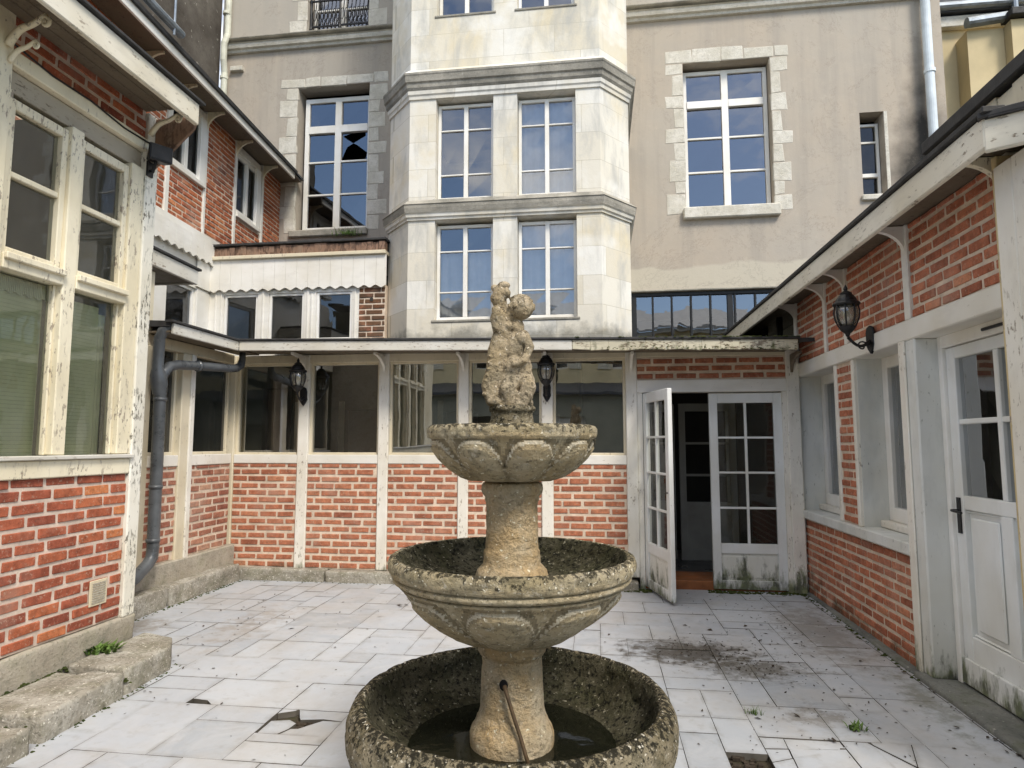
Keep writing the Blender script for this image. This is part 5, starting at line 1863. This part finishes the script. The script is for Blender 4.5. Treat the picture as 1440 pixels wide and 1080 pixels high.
b.lathe(C0, fine(ped, .009), 64, rough_fn(.004, 16, 6, pits=.008))
b.build('statue_base', 'fountdark', fo_, smooth=True)
# hose out of the lower column
hs = MB()
ca = Vector((AX, AY, 0))
hv = lambda r, deg, z: ca + Vector((r * math.sin(R(deg)), -r * math.cos(R(deg)), z))
hs.tube([hv(.105, -6, .585), hv(.135, -4, .583), hv(.148, 0, .565), hv(.155, 6, .52), hv(.160, 12, .47), hv(.175, 18, .42), hv(.195, 22, .37), hv(.21, 25, .33)], [.0085, .0085, .0075, .0075, .0075, .0075, .0075, .0075], 10)
hs.build('hose', 'ironrust', fo_, smooth=True)
hh = MB()
hh.lathe(Vector((0, 0, 0)), [(.0, 0), (.017, 0)], 12)
hole = MB()
hc = hv(.1225, -7, .588)
nrm = (hv(1, -7, 0) - ca).normalized()
sd = Vector((-nrm.y, nrm.x, 0))
hole.prism([hc + sd * (.017 * math.cos(t * .63)) + Vector((0, 0, .021 * math.sin(t * .63))) for t in range(10)], nrm * .006)
hole.build('pipe_hole', 'iron', fo_)


# ------------------------------------------------------------------ statue: putto hugging a big scaly fish, weathered almost to a stump
def ell(bm, c, r, rot=(0, 0, 0), sub=3):
    mtx = Matrix.Translation(Vector(c)) @ Matrix.Rotation(rot[2], 4, 'Z') @ Matrix.Rotation(rot[1], 4, 'Y') @ Matrix.Rotation(rot[0], 4, 'X') @ Matrix.Diagonal((*r, 1))
    bmesh.ops.create_icosphere(bm, subdivisions=sub, radius=1, matrix=mtx)


def limb(bm, pts, rad, n=7):
    for i in range(len(pts) - 1):
        a, c = Vector(pts[i]), Vector(pts[i + 1])
        for k in range(n):
            t = k / (n - 1)
            r = rad[i] + (rad[i + 1] - rad[i]) * t
            ell(bm, a.lerp(c, t), (r, r, r), sub=2)


# local axes: x right in the picture, y away, z up; feet at z=1.655
sx, sy, sz = AX, AY, 1.655
bm = bmesh.new()
L = lambda x, y, z: (sx + x, sy + y, sz + z)
# torso leaning, chest to the right
ell(bm, L(.024, -.008, .160), (.062, .058, .062))                # belly
ell(bm, L(.008, .0, .245), (.050, .050, .075))                   # chest
ell(bm, L(.042, -.028, .285), (.024, .026, .030))                # breast
ell(bm, L(.034, .0, .105), (.062, .060, .055))                   # hips
limb(bm, [L(.055, -.02, .125), L(.074, -.050, .075), L(.050, -.058, .01)], [.036, .033, .024])   # right thigh bent
limb(bm, [L(.000, -.03, .11), L(-.008, -.068, .065), L(.0, -.060, .012)], [.036, .033, .024])  # left leg
limb(bm, [L(.052, -.008, .300), L(.078, -.030, .245), L(.060, -.066, .185), L(.018, -.072, .170)], [.022, .020, .016, .014])   # right arm across the belly
limb(bm, [L(-.02, -.02, .30), L(-.055, -.045, .33), L(-.06, -.05, .40)], [.026, .024, .020])   # left arm raised to the fish tail
ell(bm, L(.022, .0, .335), (.030, .028, .036))                   # neck
ell(bm, L(.038, -.004, .414), (.054, .052, .050))                # head of curls, looking right and down
ell(bm, L(.056, -.024, .398), (.026, .028, .030))                # face
ell(bm, L(.070, -.046, .396), (.007, .009, .009), sub=2)         # nose
ell(bm, L(.060, -.044, .380), (.012, .009, .006), sub=2)         # mouth
ell(bm, L(.062, -.040, .415), (.014, .009, .006), sub=2)         # brow
ell(bm, L(.026, -.044, .402), (.009, .010, .013), sub=2)         # ear
rs = random.Random(5)
for q in range(44):
    a, e = rs.uniform(0, 6.28), rs.uniform(-.2, 1.5)
    p = (.053 * math.cos(a) * math.cos(e) + .036, .051 * math.sin(a) * math.cos(e), .049 * math.sin(e) + .418)
    if p[1] < -.015 and p[0] > .052 and p[2] < .43:
        continue
    ell(bm, L(*p), (.012, .012, .010), sub=1)
# fish: body down the left side, tail fins up beside the head
fish = [(-.050, -.02, .485), (-.054, -.015, .452), (-.042, -.01, .415), (-.052, -.015, .37), (-.040, -.01, .31), (-.056, -.012, .235), (-.060, -.018, .16), (-.082, -.02, .085), (-.070, -.03, .03)]
limb(bm, [L(*p) for p in fish], [.028, .033, .027, .040, .038, .046, .048, .045, .038])
ell(bm, L(-.072, -.02, .500), (.016, .02, .015))
ell(bm, L(-.032, -.02, .510), (.027, .024, .017))
ell(bm, L(-.020, -.025, .475), (.018, .022, .022))
ell(bm, L(-.078, -.02, .455), (.012, .02, .018))
ell(bm, L(-.006, -.005, .39), (.024, .026, .034))                # mane of hair running into the fin
ell(bm, L(-.014, -.03, .335), (.030, .026, .022))
for q in range(7):                                                # scale ridges on the flank
    ell(bm, L(-.108 + .004 * q, -.03, .05 + .026 * q), (.013, .034, .009), (0, R(28), 0), sub=2)
# rocky foot
for q in range(26):
    a = q * .62
    ell(bm, L(.065 * math.cos(a) + rs.uniform(-.012, .012), .06 * math.sin(a), rs.uniform(.0, .055)), (rs.uniform(.016, .032),) * 3, sub=2)
ell(bm, L(-.06, -.05, .02), (.038, .034, .024))
ell(bm, L(0, 0, .02), (.085, .08, .03))
me = bpy.data.meshes.new('statue')
off = Vector(fo_.location)
for v in bm.verts:
    v.co -= off
bm.to_mesh(me)
bm.free()
me.materials.append(M['statue'])
st = bpy.data.objects.new('statue', me)
COL.objects.link(st)
st.parent = fo_
rmh = st.modifiers.new("remesh", 'REMESH')
rmh.mode = 'VOXEL'
rmh.voxel_size = .0036
sm = st.modifiers.new("smooth", 'SMOOTH')
sm.factor = .5
sm.iterations = 4
for nm, sc, stg in (("lumps", .035, .002), ("pits", .010, .0022)):
    tx = bpy.data.textures.new(nm, 'CLOUDS')
    tx.noise_scale = sc
    tx.noise_depth = 3
    dp = st.modifiers.new(nm, 'DISPLACE')
    dp.texture = tx
    dp.strength = stg
    dp.mid_level = .5
    dp.texture_coords = 'LOCAL'
rmh.use_smooth_shade = True


# ================================================================== WEEDS, MOSS, LITTER
def tuft(name, c, n, h, spread, label, cat, seed, leafy=False, group=None, lean=(0, 0)):
    r = random.Random(seed)
    b = MB()
    for q in range(n):
        a = r.uniform(0, 6.28)
        d = r.uniform(0, spread)
        p = Vector((c[0] + d * math.cos(a), c[1] + d * math.sin(a) * .6, c[2]))
        hh_ = h * r.uniform(.45, 1.1)
        a2 = r.uniform(0, 6.28)
        dirv = Vector((math.cos(a2), math.sin(a2), 0))
        side = Vector((-dirv.y, dirv.x, 0))
        w = h * (.11 if leafy else .035) * r.uniform(.6, 1.3)
        bend = r.uniform(.3, 1.1) * hh_
        prev = None
        for k in range(4):
            t = k / 3
            o = p + dirv * bend * t * t + Vector((lean[0], lean[1], 0)) * t * hh_ + Vector((0, 0, hh_ * (t - .25 * t * t)))
            ww = w * ((1 - t) if not leafy else (.25 + 1.5 * t * (1 - t) * 2 if k < 3 else 0))
            cur = (o - side * ww, o + side * ww)
            if prev:
                b.face([prev[0], prev[1], cur[1], cur[0]], r.random())
            prev = cur
    o = b.build(name, 'grass', recalc=False, base=c)
    return tag(o, label, cat, group)


tuft('weed', (-3.26, 3.93, .14), 190, .085, .14, 'bright green weeds growing between the left porch plinth and the kerb', 'weed', 1, True, lean=(.3, 0))
tuft('weed', (.845, 3.88, .0), 60, .055, .05, 'small grass tuft in the paving joint nearest the fountain on its right', 'weed', 2)
tuft('weed', (1.335, 3.74, .0), 40, .05, .05, 'small leafy weed in the paving joint near the cracked slabs', 'weed', 3, True)
tuft('grass_tuft', (-3.92, 9.49, 4.83), 160, .14, .26, 'green grass sprouting on the ledge under the broken window', 'grass tuft', 4)

# moss cushions on the gallery eaves, door feet and joints
mo = MB()
rm_ = random.Random(9)


def cushion(x, y, z, r):
    n = 7
    ring = [Vector((x + r * math.cos(q * 2 * math.pi / n) * rm_.uniform(.7, 1.2), y + r * .7 * math.sin(q * 2 * math.pi / n) * rm_.uniform(.7, 1.2), z)) for q in range(n)]
    rin = [Vector((p.x * .45 + x * .55, p.y * .45 + y * .55, z + r * rm_.uniform(.35, .6))) for p in ring]
    topv = Vector((x, y, z + r * rm_.uniform(.45, .75)))
    for q in range(n):
        k = (q + 1) % n
        mo.face([ring[q], ring[k], rin[k], rin[q]])
        mo.face([rin[q], rin[k], topv])


for q in range(170):
    u = rm_.choice((rm_.uniform(-.25, 1.95), rm_.uniform(.9, 1.95)))
    cushion(u, 6.42 + rm_.uniform(-.01, .03), 2.625 - .104 * (u + 3.86) / 5.8 + .018, rm_.uniform(.006, .02))
for q in range(120):
    u = rm_.uniform(.05, 1.9)
    cushion(u, 6.42 + rm_.uniform(-.004, .012), 2.515 - .10 * (u + 3.86) / 5.8 + rm_.uniform(.0, .05) * rm_.random(), rm_.uniform(.006, .014))
for q in range(150):
    cushion(rm_.uniform(1.1, 2.05), rm_.uniform(6.86, 6.97), .0, rm_.uniform(.008, .028))
for q in range(60):
    cushion(rm_.uniform(.28, .52), rm_.uniform(6.80, 6.93), .0, rm_.uniform(.01, .03))
for q in range(160):
    y = rm_.uniform(4.5, 6.9)
    cushion(2.02 + rm_.uniform(-.03, .05), y, .0, rm_.uniform(.006, .018))
for q in range(260):
    y = rm_.uniform(2.6, 4.3)
    cushion(-3.262 + rm_.uniform(-.012, .02), y, .105 + rm_.uniform(0, .03), rm_.uniform(.006, .02))
for q in range(40):
    cushion(-3.0 + rm_.uniform(-.2, .2), rm_.choice((2.96, 3.65)) + rm_.uniform(-.02, .02), .05 + rm_.uniform(0, .06), rm_.uniform(.01, .025))
for q in range(150):
    y = rm_.uniform(2.7, 4.2)
    cushion(-2.80 - .06 * (y - 3) + rm_.uniform(-.02, .04), y, -.002, rm_.uniform(.005, .014))
for q in range(200):
    y = rm_.uniform(4.5, 6.8)
    cushion(-3.95 + rm_.uniform(-.015, .035), y, -.002, rm_.uniform(.006, .016))
for q in range(120):
    cushion(rm_.uniform(-3.95, .3), 6.81 + rm_.uniform(-.02, .02), -.002, rm_.uniform(.005, .015))
tag(mo.build('moss', 'mossy', smooth=True), 'dark green moss cushions in the joints, along the kerbs and on the gallery eaves', 'moss', kind='stuff')

lt = MB()
rl = random.Random(21)


def bit(x, y, s):
    a = rl.uniform(0, 6.28)
    p = Vector((x, y, .004))
    d1 = Vector((math.cos(a), math.sin(a), 0)) * s
    d2 = Vector((-math.sin(a), math.cos(a), 0)) * s * rl.uniform(.3, .6)
    up_ = Vector((0, 0, 1))
    lt.face([p - d1, p + d2 + up_ * rl.uniform(0, s * .5), p + d1 + up_ * rl.uniform(0, s * .6), p - d2 + up_ * rl.uniform(0, s * .3)])


for q in range(420):
    bit(min(2.0, max(.2, rl.gauss(1.35, .42))), rl.uniform(3.4, 6.8), rl.uniform(.004, .013) if rl.random() < .93 else .022)
for q in range(300):
    bit(rl.gauss(.72, .22), rl.gauss(4.95, .16), rl.uniform(.004, .014))
for q in range(110):
    bit(rl.gauss(1.05, .2), rl.gauss(4.65, .14), rl.uniform(.004, .013))
for q in range(150):
    bit(rl.uniform(-3.9, .3), rl.uniform(3.0, 6.8), rl.uniform(.004, .016))
for q in range(100):
    bit(rl.gauss(-3.0, .3), rl.uniform(3.4, 6.0), rl.uniform(.005, .018))
for q in range(60):
    bit(rl.uniform(1.95, 2.2), rl.uniform(3.0, 4.5), rl.uniform(.008, .02))
for (x, y) in ((-1.86, 5.95), (-1.84, 5.92), (-1.91, 5.55), (-1.80, 5.98), (-2.5, 5.1)):
    bit(x, y, .03)
for (hx, hy, hw, hd) in ((.70, 3.36, .09, .085), (-1.52, 3.36, .10, .06), (-1.62, 3.45, .05, .05)):
    for q in range(26):
        p = Vector((hx + rl.uniform(-hw, hw), hy + rl.uniform(-hd, hd), -.033))
        e = rl.uniform(.006, .017)
        lt.hexa([p + Vector((sx_ * e * rl.uniform(.6, 1.2), sy_ * e * rl.uniform(.6, 1.2), zz_ * e)) for zz_ in (0, 1.1) for sx_, sy_ in ((-1, -1), (1, -1), (1, 1), (-1, 1))])
tag(lt.build('leaf_litter', 'leaf'), 'scattered dry leaf crumbs and dirt over the pale paving', 'leaf litter', kind='stuff')
